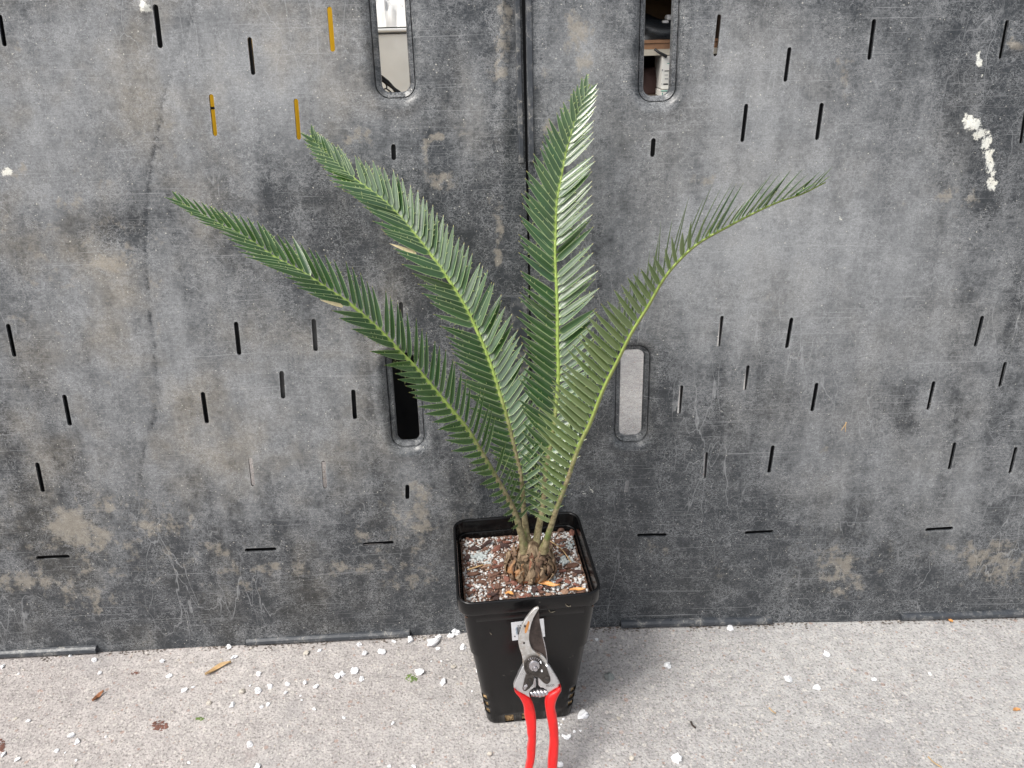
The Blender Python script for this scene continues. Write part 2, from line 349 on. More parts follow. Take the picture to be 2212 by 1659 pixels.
    for bx in hb:
        dd=rdist(U,V,bx)
        Hh+=np.interp(dd,[0,.0012,.0055,.0062,.007,.0095,.0125,.017,.021,.024],[.0110,.0088,.0064,.0080,.0038,.0014,-.0008,-.0016,-.0008,0])
    # dents, waviness
    wv=np.array([noise.noise(Vector((a*3.1+(5 if side=='R' else 0),b*3.1,1.3)))*.0045+noise.noise(Vector((a*9,b*9,4.3)))*.0013 for a,b in zip(U,V)])
    Hh+=wv
    W3=np.array([(d['o']+d['u']*a+d['v']*b)[:] for a,b in zip(U,V)])-np.array(EYE)
    z=W3@np.array(FWD); X=CX+F_PX*(W3@np.array(RGT))/z; Y=CY-F_PX*(W3@np.array(UPV))/z
    Hh-= .006*np.exp(-((X-1086)/17)**2)*(1/(1+np.exp((Y-330)/60)))   # swelling beside the seam
    Hh+= .004*np.exp(-((X-230)/70)**2-((Y-505)/45)**2)
    Hh-= .004*np.exp(-((X-2192)/14)**2-((Y-97)/11)**2); Hh-=.004*np.exp(-((X-312)/14)**2-((Y-14)/16)**2); Hh-=.0025*np.exp(-((X-2102)/16)**2-((Y-272)/22)**2)
    Hh+= np.where(V<.02,-(.02-V)*.12,0)
    cr=np.zeros(len(U))
    for C in CREASE[side]:
        for (xa,ya),(xb,yb) in zip(C,C[1:]):
            t=np.clip(((X-xa)*(xb-xa)+(Y-ya)*(yb-ya))/((xb-xa)**2+(yb-ya)**2),0,1); dd=np.hypot(X-xa-t*(xb-xa),Y-ya-t*(yb-ya)); cr=np.maximum(cr,np.exp(-(dd/3.)**2))
    Hh+=cr*.0012
    nV=len(U)
    verts=np.stack([U,Hh,V],1)
    # rim faces around all outline edges
    from collections import Counter
    E=Counter()
    for f in Fc:
        for a,b in ((f[0],f[1]),(f[1],f[2]),(f[2],f[0])): E[(min(a,b),max(a,b))]+=1
    bd={e for e,c in E.items() if c==1}
    remap={}; ev=[]; faces=[tuple(int(i) for i in f) for f in Fc]; TH=.003
    def back(i):
        if i not in remap: remap[i]=nV+len(ev); ev.append((verts[i,0],verts[i,1]+TH,verts[i,2]))
        return remap[i]
    for f in Fc:
        for a,b in ((f[0],f[1]),(f[1],f[2]),(f[2],f[0])):
            if (min(a,b),max(a,b)) in bd: faces.append((int(b),int(a),back(int(a)),back(int(b))))
    allv=np.concatenate([verts,np.array(ev)])
    me=bpy.data.meshes.new('panel_sheet'); me.from_pydata([tuple(a) for a in allv],[],faces); me.update()
    at=me.attributes.new('mask','FLOAT_COLOR','POINT')
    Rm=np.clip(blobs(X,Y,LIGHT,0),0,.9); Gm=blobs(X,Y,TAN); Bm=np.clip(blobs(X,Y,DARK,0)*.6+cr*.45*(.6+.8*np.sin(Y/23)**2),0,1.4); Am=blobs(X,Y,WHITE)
    # the recessed rims of the hand holes are rubbed clean
    for bx in hb:
        dd=rdist(U,V,bx); s_=np.clip(1-dd/.02,0,1); Gm*=1-s_; Rm=Rm*(1-s_)+.28*s_; Bm=Bm*(1-s_)+.35*s_
    se=np.clip(1-sdist(U,V)/.0012,0,1); Rm=Rm+.18*se  # lighter rim at slot edges: wear, with edge highlight painted in
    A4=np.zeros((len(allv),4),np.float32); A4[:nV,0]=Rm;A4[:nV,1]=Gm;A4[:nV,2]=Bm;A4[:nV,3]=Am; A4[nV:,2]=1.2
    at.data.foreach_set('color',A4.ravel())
    root=empty('plastic_panel',d['o']); tag(root,label,'panel','two black plastic panels set on edge as a screen')
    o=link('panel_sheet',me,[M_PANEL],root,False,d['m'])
    sm=np.zeros(len(me.polygons),bool); sm[:len(Fc)]=True; me.polygons.foreach_set('use_smooth',sm.tolist()); me.set_sharp_from_angle(angle=math.radians(28))
    return root
T1=time.time()
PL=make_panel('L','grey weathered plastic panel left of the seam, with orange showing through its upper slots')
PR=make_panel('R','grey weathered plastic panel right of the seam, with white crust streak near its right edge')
print('panels',time.time()-T1)
def loc_box(name,side,root,ua,ub,va,vb,ya,yb,mat,bev=.0008):
    bm=bmesh.new(); box(bm,((ua+ub)/2,(ya+yb)/2,(va+vb)/2),(abs(ub-ua),abs(yb-ya),abs(vb-va)))
    o=bmo(name,bm,[mat],root,False,PAN[side]['m'])
    if bev: bevel_mod(o,bev,2)
    return o
def strip(side,root,p0,p1,h,proud=.007):      # edge strip along the bottom between two photo px
    a=uv(side,*p0);b=uv(side,*p1); n=14; V=[];Fc=[]
    for i in range(n+1):
        t=i/n; u=a[0]+(b[0]-a[0])*t; j=noise.noise(Vector((u*20,3,0)))*.0006
        for (y,z) in ((.001,h+j),(-proud*.55,h+j-.0008),(-proud,h*.72+j),(-proud,h*.22),(-proud*.8,.0015),(.001,.0012)): V.append((u,y,z))
    for i in range(n):
        for k in range(6): Fc.append((i*6+k,(i+1)*6+k,(i+1)*6+(k+1)%6,i*6+(k+1)%6))
    Fc+= [tuple(range(5,-1,-1)),tuple(n*6+k for k in range(6))]
    o=pyd('edge_strip',V,Fc,[M_STRIP],root,False,PAN[side]['m']); bevel_mod(o,.0008,2,30)
strip('L',PL,(-60,1412),(213,1402),.011); strip('L',PL,(534,1390),(886,1372),.010)
strip('R',PR,(1340,1352),(1664,1340),.010); strip('R',PR,(1941,1336),(2290,1325),.010)
def vstrip(side,root,x0,x1,ytop,ybot,proud=.006):
    a=uv(side,x0,ybot);b=uv(side,x1,ybot);c=uv(side,x0,max(ytop,-50)) ; vt=1.0 if ytop<0 else c[1]
    e=.0006; ua,ub=(a[0],-e) if side=='L' else (e,b[0]); n=24; V=[];Fc=[]
    for i in range(n+1):
        t=i/n; v=a[1]+(vt-a[1])*t; j=noise.noise(Vector((3,v*30,0)))*.0009; k2=noise.noise(Vector((9,v*14,0)))*.0008
        pr=[(ua,.002),(ua+.0012*(1 if ub>ua else -1),-proud+j),(ub-.0008+k2*.5,-proud+.0005+j),(ub+k2*.5,.004)]
        for (u,y) in pr: V.append((u,y,v))
    for i in range(n):
        for k in range(3): Fc.append((i*4+k,(i+1)*4+k,(i+1)*4+k+1,i*4+k+1))
    Fc+=[(0,1,2,3),(n*4+3,n*4+2,n*4+1,n*4)]
    o=pyd('edge_strip',V,Fc,[M_STRIP],root,False,PAN[side]['m']); bevel_mod(o,.0007,2,30)
vstrip('L',PL,1119,1134,-10,352); vstrip('R',PR,1140,1155,-10,350)
vstrip('L',PL,1117,1130,640,1130,.004)
# dark backing added behind the slots, standing in for ribs and shade
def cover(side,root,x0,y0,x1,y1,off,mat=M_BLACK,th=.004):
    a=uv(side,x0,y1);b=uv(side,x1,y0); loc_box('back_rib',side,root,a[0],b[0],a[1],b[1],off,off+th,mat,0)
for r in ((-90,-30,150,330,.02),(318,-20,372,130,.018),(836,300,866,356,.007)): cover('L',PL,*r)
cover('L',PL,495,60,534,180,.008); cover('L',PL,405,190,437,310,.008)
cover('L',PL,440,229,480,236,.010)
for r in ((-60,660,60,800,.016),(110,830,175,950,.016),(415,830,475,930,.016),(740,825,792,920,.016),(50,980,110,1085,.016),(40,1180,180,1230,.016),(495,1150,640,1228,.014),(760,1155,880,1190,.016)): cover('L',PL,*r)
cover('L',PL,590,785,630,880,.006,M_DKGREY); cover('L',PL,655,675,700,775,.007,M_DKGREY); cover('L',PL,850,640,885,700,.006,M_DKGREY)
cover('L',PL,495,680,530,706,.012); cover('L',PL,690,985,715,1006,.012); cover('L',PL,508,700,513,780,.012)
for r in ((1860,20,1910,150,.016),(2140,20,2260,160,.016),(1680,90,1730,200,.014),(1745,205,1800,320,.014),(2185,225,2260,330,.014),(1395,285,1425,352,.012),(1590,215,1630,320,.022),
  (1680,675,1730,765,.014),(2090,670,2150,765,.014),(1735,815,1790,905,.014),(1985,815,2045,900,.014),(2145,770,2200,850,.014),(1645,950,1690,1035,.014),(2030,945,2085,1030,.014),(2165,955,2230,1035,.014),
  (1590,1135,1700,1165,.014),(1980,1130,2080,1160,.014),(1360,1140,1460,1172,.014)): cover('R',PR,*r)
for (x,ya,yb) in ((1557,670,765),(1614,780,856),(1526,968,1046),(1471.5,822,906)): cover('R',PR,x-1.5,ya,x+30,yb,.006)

# ------------------------------------------------------------------ ground
def ground_material():
    k=NT('exposed_aggregate_concrete'); v=k.coord()
    base=k.noise(v,3.,5,.6); n2=k.noise(v,60,6,.7); n3=k.noise(v,380,4,.7)
    xg=k.n('SeparateXYZ'); k.set(xg.inputs[0],v); X=xg.outputs[0]
    col=k.mix(k.ramp(base,.35,.65),(.39,.375,.365),(.46,.445,.43))
    tint=k.ramp(k.math('ADD',X,k.math('MULTIPLY',base,.4)),-.35,.55); col=k.mix(tint,k.mix(1.,col,(1.02,.975,.965),'MULTIPLY'),k.mix(1.,col,(.95,.965,.98),'MULTIPLY'))
    mort=k.ramp(n2,.3,.7,.68,1.20,False); cc=k.n('CombineColor'); [k.set(cc.inputs[i],mort) for i in range(3)]; col=k.mix(1.,col,cc.outputs[0],'MULTIPLY')
    # aggregate at three sizes
    def agg(scale,th,amount,col,seed):
        vv=k.distort(k.mapv(v,(1,1,1),seed),scale*1.2,.35/scale); x=k.n('TexVoronoi',feature='F1'); k.set(x.inputs['Vector'],vv); x.inputs['Scale'].default_value=scale
        dist=x.outputs['Distance']; sep=k.n('SeparateColor'); k.set(sep.inputs[0],x.outputs['Color'])
        siz=k.math('MULTIPLY',sep.outputs[0],th); m=k.ramp(k.math('SUBTRACT',dist,siz),-.04,.04,1,0); m=k.math('MULTIPLY',m,k.ramp(sep.outputs[1],amount,amount+.02,1,0))
        sc=k.mix(sep.outputs[2],(.33,.31,.30),(.57,.54,.50)); sc=k.mix(k.ramp(sep.outputs[0],.975,.98),sc,(.34,.24,.20)); return k.mix(k.math('MULTIPLY',m,.7),col,sc),m
    col,m1=agg(480,.50,.85,col,(0,0,0)); col,m2=agg(270,.50,.70,col,(3,1,0)); col,m3=agg(165,.46,.42,col,(7,5,0))
    pit=k.ramp(k.noise(v,300,3,.75),.36,.50,.55,1.05,True); pc=k.n('CombineColor'); [k.set(pc.inputs[i],pit) for i in range(3)]; col=k.mix(1.,col,pc.outputs[0],'MULTIPLY')
    st=k.ramp(k.noise(v,14,5,.7),.62,.74); col=k.mix(k.math('MULTIPLY',st,.35),col,(.25,.19,.17)); col=k.mix(k.ramp(k.noise(k.mapv(v,(1,1,1),(4,9,0)),6,4,.65),.52,.68,0,.30),col,(.27,.265,.27))
    h=k.math('ADD',k.voro(v,330,'F1'),k.math('ADD',k.noise(v,380,2,.7),k.noise(v,110,2,.6)))
    return k.fin(col,.85,0,.3,k.bump(h,.5,.0013))
M_GROUND=ground_material()
V=[];Fc=[]
bmg=bmesh.new(); bmesh.ops.create_grid(bmg,x_segments=2,y_segments=2,size=60)
g=bmo('ground',bmg,[M_GROUND]); tag(g,'pale exposed aggregate concrete pavement',kind='structure')
g.data.polygons.foreach_set('use_smooth',[False]*len(g.data.polygons))

def rock_mesh(name,seed,sub=1,flat=.7,jag=.35):
    r=random.Random(seed); bm=bmesh.new(); bmesh.ops.create_icosphere(bm,subdivisions=sub,radius=1)
    off=Vector((r.uniform(0,99),r.uniform(0,99),r.uniform(0,99)))
    for v in bm.verts:
        n_=noise.noise(v.co*1.1+off)*jag*1.4+noise.noise(v.co*2.7+off)*jag*.7; v.co*=1+n_; v.co.z*=flat
    me=bpy.data.meshes.new(name); bm.to_mesh(me); bm.free(); return me
# fine loose grit (uncountable): one mesh
def grit():
    base=[rock_mesh('g',i,1,.6,.4) for i in range(5)]; data=[(np.array([v.co[:] for v in b.vertices]),np.array([p.vertices[:] for p in b.polygons])) for b in base]
    V=[];Fc=[];C=[];n=0
    for i in range(3200):
        X=RNG.uniform(-.95,.95); Y=RNG.uniform(.30,.84)
        if X>.08 and RNG.uniform()<.6: continue
        P=Vector((X,Y,0)); x,y=topx(P)
        s=abs(RNG.normal(0,1))*.0005+.0005
        d=data[i%5]; a=RNG.uniform(0,6.28); c,sn=math.cos(a),math.sin(a); v=d[0]*s; v=np.stack([v[:,0]*c-v[:,1]*sn+X,v[:,0]*sn+v[:,1]*c+Y,v[:,2]+s*.15],1)
        V.append(v);Fc.append(d[1]+n);C+= [i%3]*len(d[1]); n+=len(v)
    V=np.concatenate(V);Fc=np.concatenate(Fc)
    me=bpy.data.meshes.new('grit'); me.from_pydata(V.tolist(),[],Fc.tolist()); me.update()
    o=link('grit',me,[simple('pale_grit',(.50,.48,.45),.8,scale=200),simple('grey_grit',(.34,.33,.32),.8,scale=200),simple('buff_grit',(.48,.44,.38),.8,scale=200)])
    me.polygons.foreach_set('material_index',C); tag(o,'fine pale grit strewn over the concrete','grit',kind='stuff')
grit()
for b in [m for m in bpy.data.meshes if m.name.startswith('g') and m.users==0]: bpy.data.meshes.remove(b)

# ------------------------------------------------------------------ perlite chips on the ground
M_PERL=simple('white_perlite',(.80,.81,.83),.75,var=.08,scale=150,bump=.4)
M_PERLB=simple('beige_stone',(.52,.48,.42),.75,var=.2,scale=150,bump=.4)
M_PERLG=simple('grey_stone',(.25,.27,.26),.8,var=.7,scale=260,bump=.5)
PM=[rock_mesh('perlite_chip',100+i,2,.62,.62) for i in range(9)]
for m in PM: m.materials.append(M_PERL)
PMB=[rock_mesh('pale_stone',140+i,2,.6,.35) for i in range(3)]
for m in PMB: m.materials.append(M_PERLB)
def chip(x,y,d,name,me,label,cat,group=None,elong=1.,mats=None):
    P=at_z(x,y,0); s=d*1.3/2/F_PX*((P-EYE).dot(FWD)); o=bpy.data.objects.new(name,me); COL.objects.link(o)
    rz=random.uniform(0,6.28); o.rotation_euler=(random.uniform(-.3,.3),random.uniform(-.3,.3),rz); o.scale=(s*elong,s/elong**.5,s*.95); o.location=(P.x,P.y,s*.42); tag(o,label,cat,group); return o
def A7(x,y): return x/3,1105.9+y/3
def A8(x,y): return 1474.7+x/3,1105.9+y/3
def B1(x,y): return 737.3+x/3,1105.9+y/3
W7=[(455,935,14),(612,965,20),(648,1045,18),(1053,970,22),(1098,1065,20),(1195,1157,20),(1250,1137,13),(1487,877,24),(1515,947,22),(1677,1052,22),(1672,1165,28),(1620,1127,12),(1752,1133,22),(1865,1118,18),(1852,1175,17),(1977,1110,18),(2050,1135,22),(1508,1255,22),(1695,1265,16),(1742,1248,16),(1957,1220,10),(1948,1192,9),(2072,900,16),(2038,1280,14),(2190,1065,24),(183,1357,18),(18,1007,18),(122,1050,10),(470,1450,24),(500,1497,24),(368,1550,18),(422,1560,8),(115,1607,20),(22,1575,20),(1622,1510,26),(495,1612,12),(1225,1627,12),(685,1460,11),(845,1645,10),(1670,1655,26)]
for i,(x,y,d) in enumerate(W7):
    X,Y=A7(x,y)
    lab='white perlite chip in the scatter on the concrete left of the pot' if X>380 else 'white perlite chip lying near the lower left corner of the concrete'
    grp='white perlite chips scattered left of the pot' if X>380 else 'white perlite chips near the lower left corner'
    chip(X,Y,d/3*1.15,'perlite_chip',PM[i%9],lab,'perlite',grp,1.25 if d==26 and i>30 else random.uniform(1,1.25))
WB=[(117,862,22),(152,918,26),(265,910,30),(340,840,14),(450,828,30),(585,853,46),(630,815,26),(627,888,16),(710,808,26),(742,780,40),(790,886,28),(88,1032,30),(135,1085,20),(507,1045,36),(656,1110,26),(8,1055,24),(336,1372,15),(880,1030,16),(900,1110,14),(583,968,8),(648,968,8),(18,1335,14),(470,1650,18),(315,1650,14),(847,1162,8),(1160,1120,1)]
for i,(x,y,d) in enumerate(WB[:-1]):
    X,Y=B1(x,y); chip(X,Y,d/3*1.12,'perlite_chip',PM[(i*2)%9],'white perlite chip in the scatter on the concrete left of the pot','perlite','white perlite chips scattered left of the pot',random.uniform(1,1.25))
WR=[(1440,1345,12),(1512,1425,12),(1548,1420,13),(1437,1452,14),(1460,1464,20),(1480,1455,18),(1412,1400,10),(1405,1370,9),(1425,1378,8),(1408,1450,10)]
for i,(x,y,d) in enumerate(WR): X,Y=B1(x,y); chip(X,Y,d/3*1.15,'perlite_chip',PM[i%9],'tiny white perlite chip beside the right red handle','perlite','tiny perlite chips beside the right handle')
for (X,Y,d,lab) in ((*B1(1572,1320),48,'round white perlite chip right of the pot base'),(*B1(1415,1638),34,'white perlite chip just right of the right red handle end'),(*B1(2110,1000),36,'white oval chip alone on the concrete right of the grey stone'),
    (*B1(2172,1606),48,'big white stone at the bottom right of the secateurs'),(*A8(304,757),30,'white chip near the foot of the right panel'),(*A8(932,925),28,'white chip with a reddish underside in the middle of the right concrete'),
    (*A8(686,1087),42,'bluish white chip in the middle of the right concrete'),(*A8(873,1142),32,'smooth oval white chip right of the bluish white chip'),(*A8(1237,1090),22,'cream oval chip on the right concrete'),(*B1(1655,830),14,'tiny white chip just right of the pot, by the panel foot'),(*A8(1602,1050),14,'tiny white chip towards the right edge of the concrete')):
    chip(X,Y,d/3*1.05,'perlite_chip',PM[int(X)%9],lab,'stone')
gs=rock_mesh('grey_stone',77,3,.75,.3); gs.materials.append(M_PERLG); chip(*B1(1735,1073),14,'grey_stone',gs,'speckled grey green stone on the concrete right of the pot','stone',None,1.05)
for (p,d,lab) in ((A7(1570,1170),11,'beige stone at the middle of the white scatter left of the pot'),(A7(1357,1243),8.5,'cream stone below the long tan leaf'),(A7(1985,917),10,'pale beige stone close to the foot of the left panel'),(A7(1630,885),5,'small drab stone touching the foot of the left panel'),(B1(725,1008),8,'flat buff stone left of the pot'),(B1(962,1572),9,'flat buff stone below the pot, left of the secateurs'),(B1(1797,1340),7,'buff pebble right of the pot below the grey stone'),(B1(1883,1600),9,'tan flat pebble at the lower right of the secateurs')):
    chip(*p,d,'pale_stone',PMB[int(d)%3],lab,'stone')

def rank_labels(objs,marks,fmt):
    left=list(objs); rank=1; pos={o:topx(o.location) for o in left}
    words=('closest','second closest','third closest','fourth closest','fifth closest','sixth closest')
    while left and rank<=6:
        for (x,y,nm) in marks:
            if not left: break
            o=min(left,key=lambda c:math.hypot(pos[c][0]-x,pos[c][1]-y)); left.remove(o); o['label']=fmt%(words[rank-1],nm)
        rank+=1
_ch=[o for o in COL.objects if o.name.startswith('perlite_chip') and 'group' in o]
_L=[o for o in _ch if 'left' in o['group']]; _R=[o for o in _ch if o not in _L]
rank_labels(_L,[(470,1445,'the long tan leaf'),(212,1502,'the small brown leaf'),(346,1568,'the red bark crumbs'),(889,1465,'the green moss tuft'),(523,1496,'the beige stone left of the pot'),(0,1640,'the bottom left corner'),(1056,1555,'the front left foot of the pot'),
 (213,1405,'the end of the leftmost foot strip'),(534,1390,'the left end of the second foot strip'),(886,1372,'the right end of the second foot strip'),(979,1442,'the flat buff stone'),(452,1520,'the cream stone'),(1020,1400,'the left side of the pot'),(432,1553,'the faint moss smear')],'white perlite chip, %s one to %s')
rank_labels(_R,[(1261,1546,'the round white chip at the pot base'),(1205,1590,'the right red grip')],'tiny white perlite chip, %s one to %s')
# ------------------------------------------------------------------ dry leaves and litter on the ground
def leaf_thing(name,px,wpx,label,cat,mat,z0=.001,curl=.004,plane=None,n=12):
    P=[at_z(x,y,z0) for x,y in px]; P=catmull(P,4); P,L=resample(P,n); sc_=F_PX/((P[0]-EYE).dot(FWD)); V=[];Fc=[]
    for i,p in enumerate(P):
        t=i/(n-1); w_=wpx/sc_/2*max(.06,math.sin(math.pi*min(1,t*.92+.08))**.7); a=(P[min(i+1,n-1)]-P[max(i-1,0)]).normalized(); s=Vector((-a.y,a.x,0)).normalized()
        lift=curl*(.3+abs(t-.5)*1.5)
        for k,(q,h) in enumerate(((-1,1),(-.5,.3),(0,.0),(.5,.4),(1,1.2))): V.append(p+s*w_*q*(1-.15*abs(q))+Vector((0,0,lift*h+curl*.25*math.sin(t*7+k))))
    for i in range(n-1):
        for k in range(4): Fc.append((i*5+k,i*5+k+1,(i+1)*5+k+1,(i+1)*5+k))
    o=pyd(name,V,Fc,[mat],None,True); m=o.modifiers.new('s','SOLIDIFY'); m.thickness=.0005; tag(o,label,cat); return o
M_TAN=simple('dry_leaf_tan',(.50,.34,.17),.6,var=.2,scale=120); M_BRN=simple('dry_leaf_brown',(.30,.13,.06),.6,var=.3,scale=120); M_ORG=simple('dry_leaf_orange',(.62,.30,.10),.45,var=.2,scale=90)
leaf_thing('dry_leaf',[A7(1332,1062),A7(1370,1040),A7(1430,1000),A7(1500,980)],13,'long curled tan leaf on the concrete left of the pot','leaf',M_TAN)
leaf_thing('dry_leaf',[A7(602,1232),A7(635,1200),A7(675,1168)],10,'small brown leaf on the concrete at lower left','leaf',M_BRN)
leaf_thing('dry_leaf',[A8(1712,690),A8(1728,702),A8(1748,720)],5,'tiny orange leaf at the foot of the right panel','leaf',M_ORG)
leaf_thing('dry_leaf',[A8(2140,1290),A8(2160,1284),A8(2185,1292)],7,'small orange leaf by the right edge of the concrete','leaf',M_ORG)
for (a,b,c,lab) in ((A8(1590,1585),A8(1630,1625),A8(1680,1655),'straw coloured needle at the bottom right of the concrete'),(A8(560,1268),A8(580,1290),A8(605,1305),'short straw needle in the middle of the right concrete')):
    tube('dry_needle',catmull([at_z(*q,.0015) for q in (a,b,c)],3),[.0007]*7,[M_TAN],None,5).update_tag(); tag(bpy.context.scene.collection.objects[-1],lab,'needle')
tube('twig',catmull([at_z(*q,.002) for q in (A8(53,1358),A8(62,1380),A8(83,1398))],3),[.0012]*7,[simple('dark_twig',(.05,.035,.03),.8)],None,6); tag(COL.objects[-1],'short black twig on the concrete right of the secateurs','twig')
def crumbs(name,cx,cy,rx,ry,n,mat,label,cat,s0=.0009):
    V=[];Fc=[];k0=0; b=rock_mesh('c',5,1,.5,.5); bv=np.array([v.co[:] for v in b.vertices]);bf=np.array([p.vertices[:] for p in b.polygons])
    for i in range(n):
        a=random.uniform(0,6.28); q=random.random()**.7; P=at_z(cx+rx*q*math.cos(a),cy+ry*q*math.sin(a),0); s=s0*random.uniform(.5,1.6)
        V.append(bv*np.array([s*random.uniform(.8,2),s,s*.8])+np.array([P.x,P.y,s*.3])); Fc.append(bf+k0); k0+=len(bv)
    bpy.data.meshes.remove(b)
    o=pyd(name,np.concatenate(V).tolist(),np.concatenate(Fc).tolist(),[mat]); tag(o,label,cat,kind='stuff')
crumbs('bark_crumbs',346,1568,17,11,90,simple('red_bark_crumb',(.17,.08,.06),.9),'crumbled red brown bark on the concrete at lower left','bark')
crumbs('bark_crumbs',3,1612,9,14,50,bpy.data.materials['red_bark_crumb'],'crumbled bark at the left edge of the concrete','bark')
crumbs('bark_crumbs',293,1454,9,5,26,bpy.data.materials['red_bark_crumb'],'small crumb of red bark near the left panel foot','bark',.0007)
crumbs('moss_tuft',*B1(455,1078),13,9,70,simple('moss_green',(.13,.20,.05),.9),'small tuft of green moss on the concrete left of the pot','moss',.0007)
crumbs('moss_tuft',432,1553,10,4,50,bpy.data.materials['moss_green'],'faint green moss smear at lower left','moss',.0006)
V=[];Fc=[];k0=0; b=rock_mesh('c',6,1,.5,.5); bv=np.array([v.co[:] for v in b.vertices]);bf=np.array([p.vertices[:] for p in b.polygons]); bpy.data.meshes.remove(b)
for i in range(1500):      # dirt that has gathered along the foot of the panels
    sd_='L' if random.random()<.5 else 'R'; dd_=PAN[sd_]; u_=random.uniform(0,.85)*(-1 if sd_=='L' else 1); P=dd_['o']+dd_['u']*u_-dd_['n']*(.0005+abs(random.gauss(0,.0055))); s_=random.uniform(.0005,.0014)
    if noise.noise(Vector((u_*14,0,5)))<-.15: continue
    V.append(bv*np.array([s_*1.3,s_,s_*.8])+np.array([P.x,P.y,s_*.3])); Fc.append(bf+k0); k0+=len(bv)
o=pyd('foot_dirt',np.concatenate(V).tolist(),np.concatenate(Fc).tolist(),[simple('dark_dirt',(.13,.11,.095),.95,var=.5,scale=300)]); tag(o,'dark crumbly dirt gathered along the foot of both panels','dirt',kind='stuff')
# straw caught on the right panel
d=PAN['R']; P0=d['o']+d['n']*-.006
for a,b in (((1819,928),(1828,912)),((1825,932),(1828,913)),): pass
V=[];Fc=[]
for a,b in (((1817,930),(1829,912)),((1826,933),(1827,912)),((1820,926),(1828,914))):
    v_,f_=tube_data([at_plane(*a,P0,d['n']),at_plane(*b,P0,d['n'])],[.0003,.0006],5); Fc+=[tuple(i+len(V) for i in f) for f in f_]; V+=v_
o=pyd('straw',V,Fc,[M_TAN]); tag(o,'wisp of straw stuck on the right panel','straw')

# ------------------------------------------------------------------ pot
PX_,PY_,PYAW,PH=.00663,.70249,.09045,.20234
RS,BS=.152,.101
MPOT=Matrix.Translation((PX_,PY_,0))@Matrix.Rotation(PYAW,4,'Z')
def black_pot_material():
    k=NT('glossy_black_pot'); v=k.coord(); n1=k.noise(v,45,5,.6); n2=k.noise(v,160,4,.7)
    col=k.mix(k.ramp(n1,.5,.75),(.0035,.0035,.004),(.009,.0092,.0095)); dust=k.math('MULTIPLY',k.ramp(n2,.66,.74),k.ramp(n1,.5,.62)); col=k.mix(k.math('MULTIPLY',dust,.5),col,(.22,.20,.17))
    return k.fin(col,k.ramp(n1,.3,.75,.14,.30,False),0,.34,k.bump(k.noise(v,18,3,.5),.12,.004))
M_POT=black_pot_material()
def rsq(s,r,z,nc=6,ns=8):
    out=[];h=s/2
    cs=[(h-r,-h+r,-90),(h-r,h-r,0),(-h+r,h-r,90),(-h+r,-h+r,180)]
    for j,(cx,cy,a) in enumerate(cs):
        for i in range(nc+1):
            t=math.radians(a+90*i/nc); out.append(Vector((cx+r*math.cos(t),cy+r*math.sin(t),z)))
        nx=cs[(j+1)%4]; t=math.radians(a+90); p=Vector((cx+r*math.cos(t),cy+r*math.sin(t),z)); q=Vector((nx[0]+r*math.cos(math.radians(nx[2])),nx[1]+r*math.sin(math.radians(nx[2])),z))
        for i in range(1,ns): out.append(p.lerp(q,i/ns))
    return out
def size_at(z): return BS+(.1365-BS)*min(z/.165,1)
pot=empty('plant_pot',(PX_,PY_,0)); tag(pot,'tall square glossy black plastic pot holding the cycad in front of the seam','pot')
prof=[]  # (size,radius,z)
for z in (0,.0015,.004,.014,.018,.026,.030,.038,.042,.050,.054,.062,.08,.11,.14,.158): prof.append((size_at(z)-(.003 if z==0 else 0),.012,z))
prof+=[(.1375,.013,.1700),(.1405,.0135,.1725),(.1415,.0135,.179),(.1425,.014,.184),(.1425,.014,.1855)]
PN=len(rsq(1,.1,0))
V=[];Fc=[]
for s,r,z in prof: V+=rsq(s,r,z)
kill=set()
# drainage slits: columns near the corners (index ranges) and rows
for row in range(len(prof)-1):
    za,zb=prof[row][2],prof[row+1][2]
    for c in range(PN):
        side_hole=(za in(.018,.030,.042)) and c in (3*14+1,3*14+2,3*14+3,1,2,3,4,5)   # front corners
        if side_hole: kill.add((row,c))
        if za in (.0015,.004) and c in (3*14+6+1,3*14+6+3,3*14+6+6): kill.add((row,c)); 
for row in range(len(prof)-1):
    for c in range(PN):
        if (row,c) in kill: continue
        Fc.append((row*PN+c,row*PN+(c+1)%PN,(row+1)*PN+(c+1)%PN,(row+1)*PN+c))
Fc.append(tuple(range(PN-1,-1,-1)))
body=pyd('pot_body',V,Fc,[M_POT],pot,True,MPOT); m=body.modifiers.new('s','SOLIDIFY'); m.thickness=.0012
rp=[(.1425,.014,.1850),(.1505,.016,.1853),(.152,.017,.1866),(.1524,.017,.1990),(.152,.017,.2010),(.1505,.016,.2022),(.1475,.0145,.20234),(.1455,.0135,.2016),(.1445,.013,.1995),(.1435,.0125,.190),(.139,.012,.165),(.130,.012,.12)]
V=[];Fc=[]
for s,r,z in rp: V+=rsq(s,r,z)
for row in range(len(rp)-1):
    for c in range(PN): Fc.append((row*PN+c,row*PN+(c+1)%PN,(row+1)*PN+(c+1)%PN,(row+1)*PN+c))
pyd('pot_rim',V,Fc,[M_POT],pot,True,MPOT)
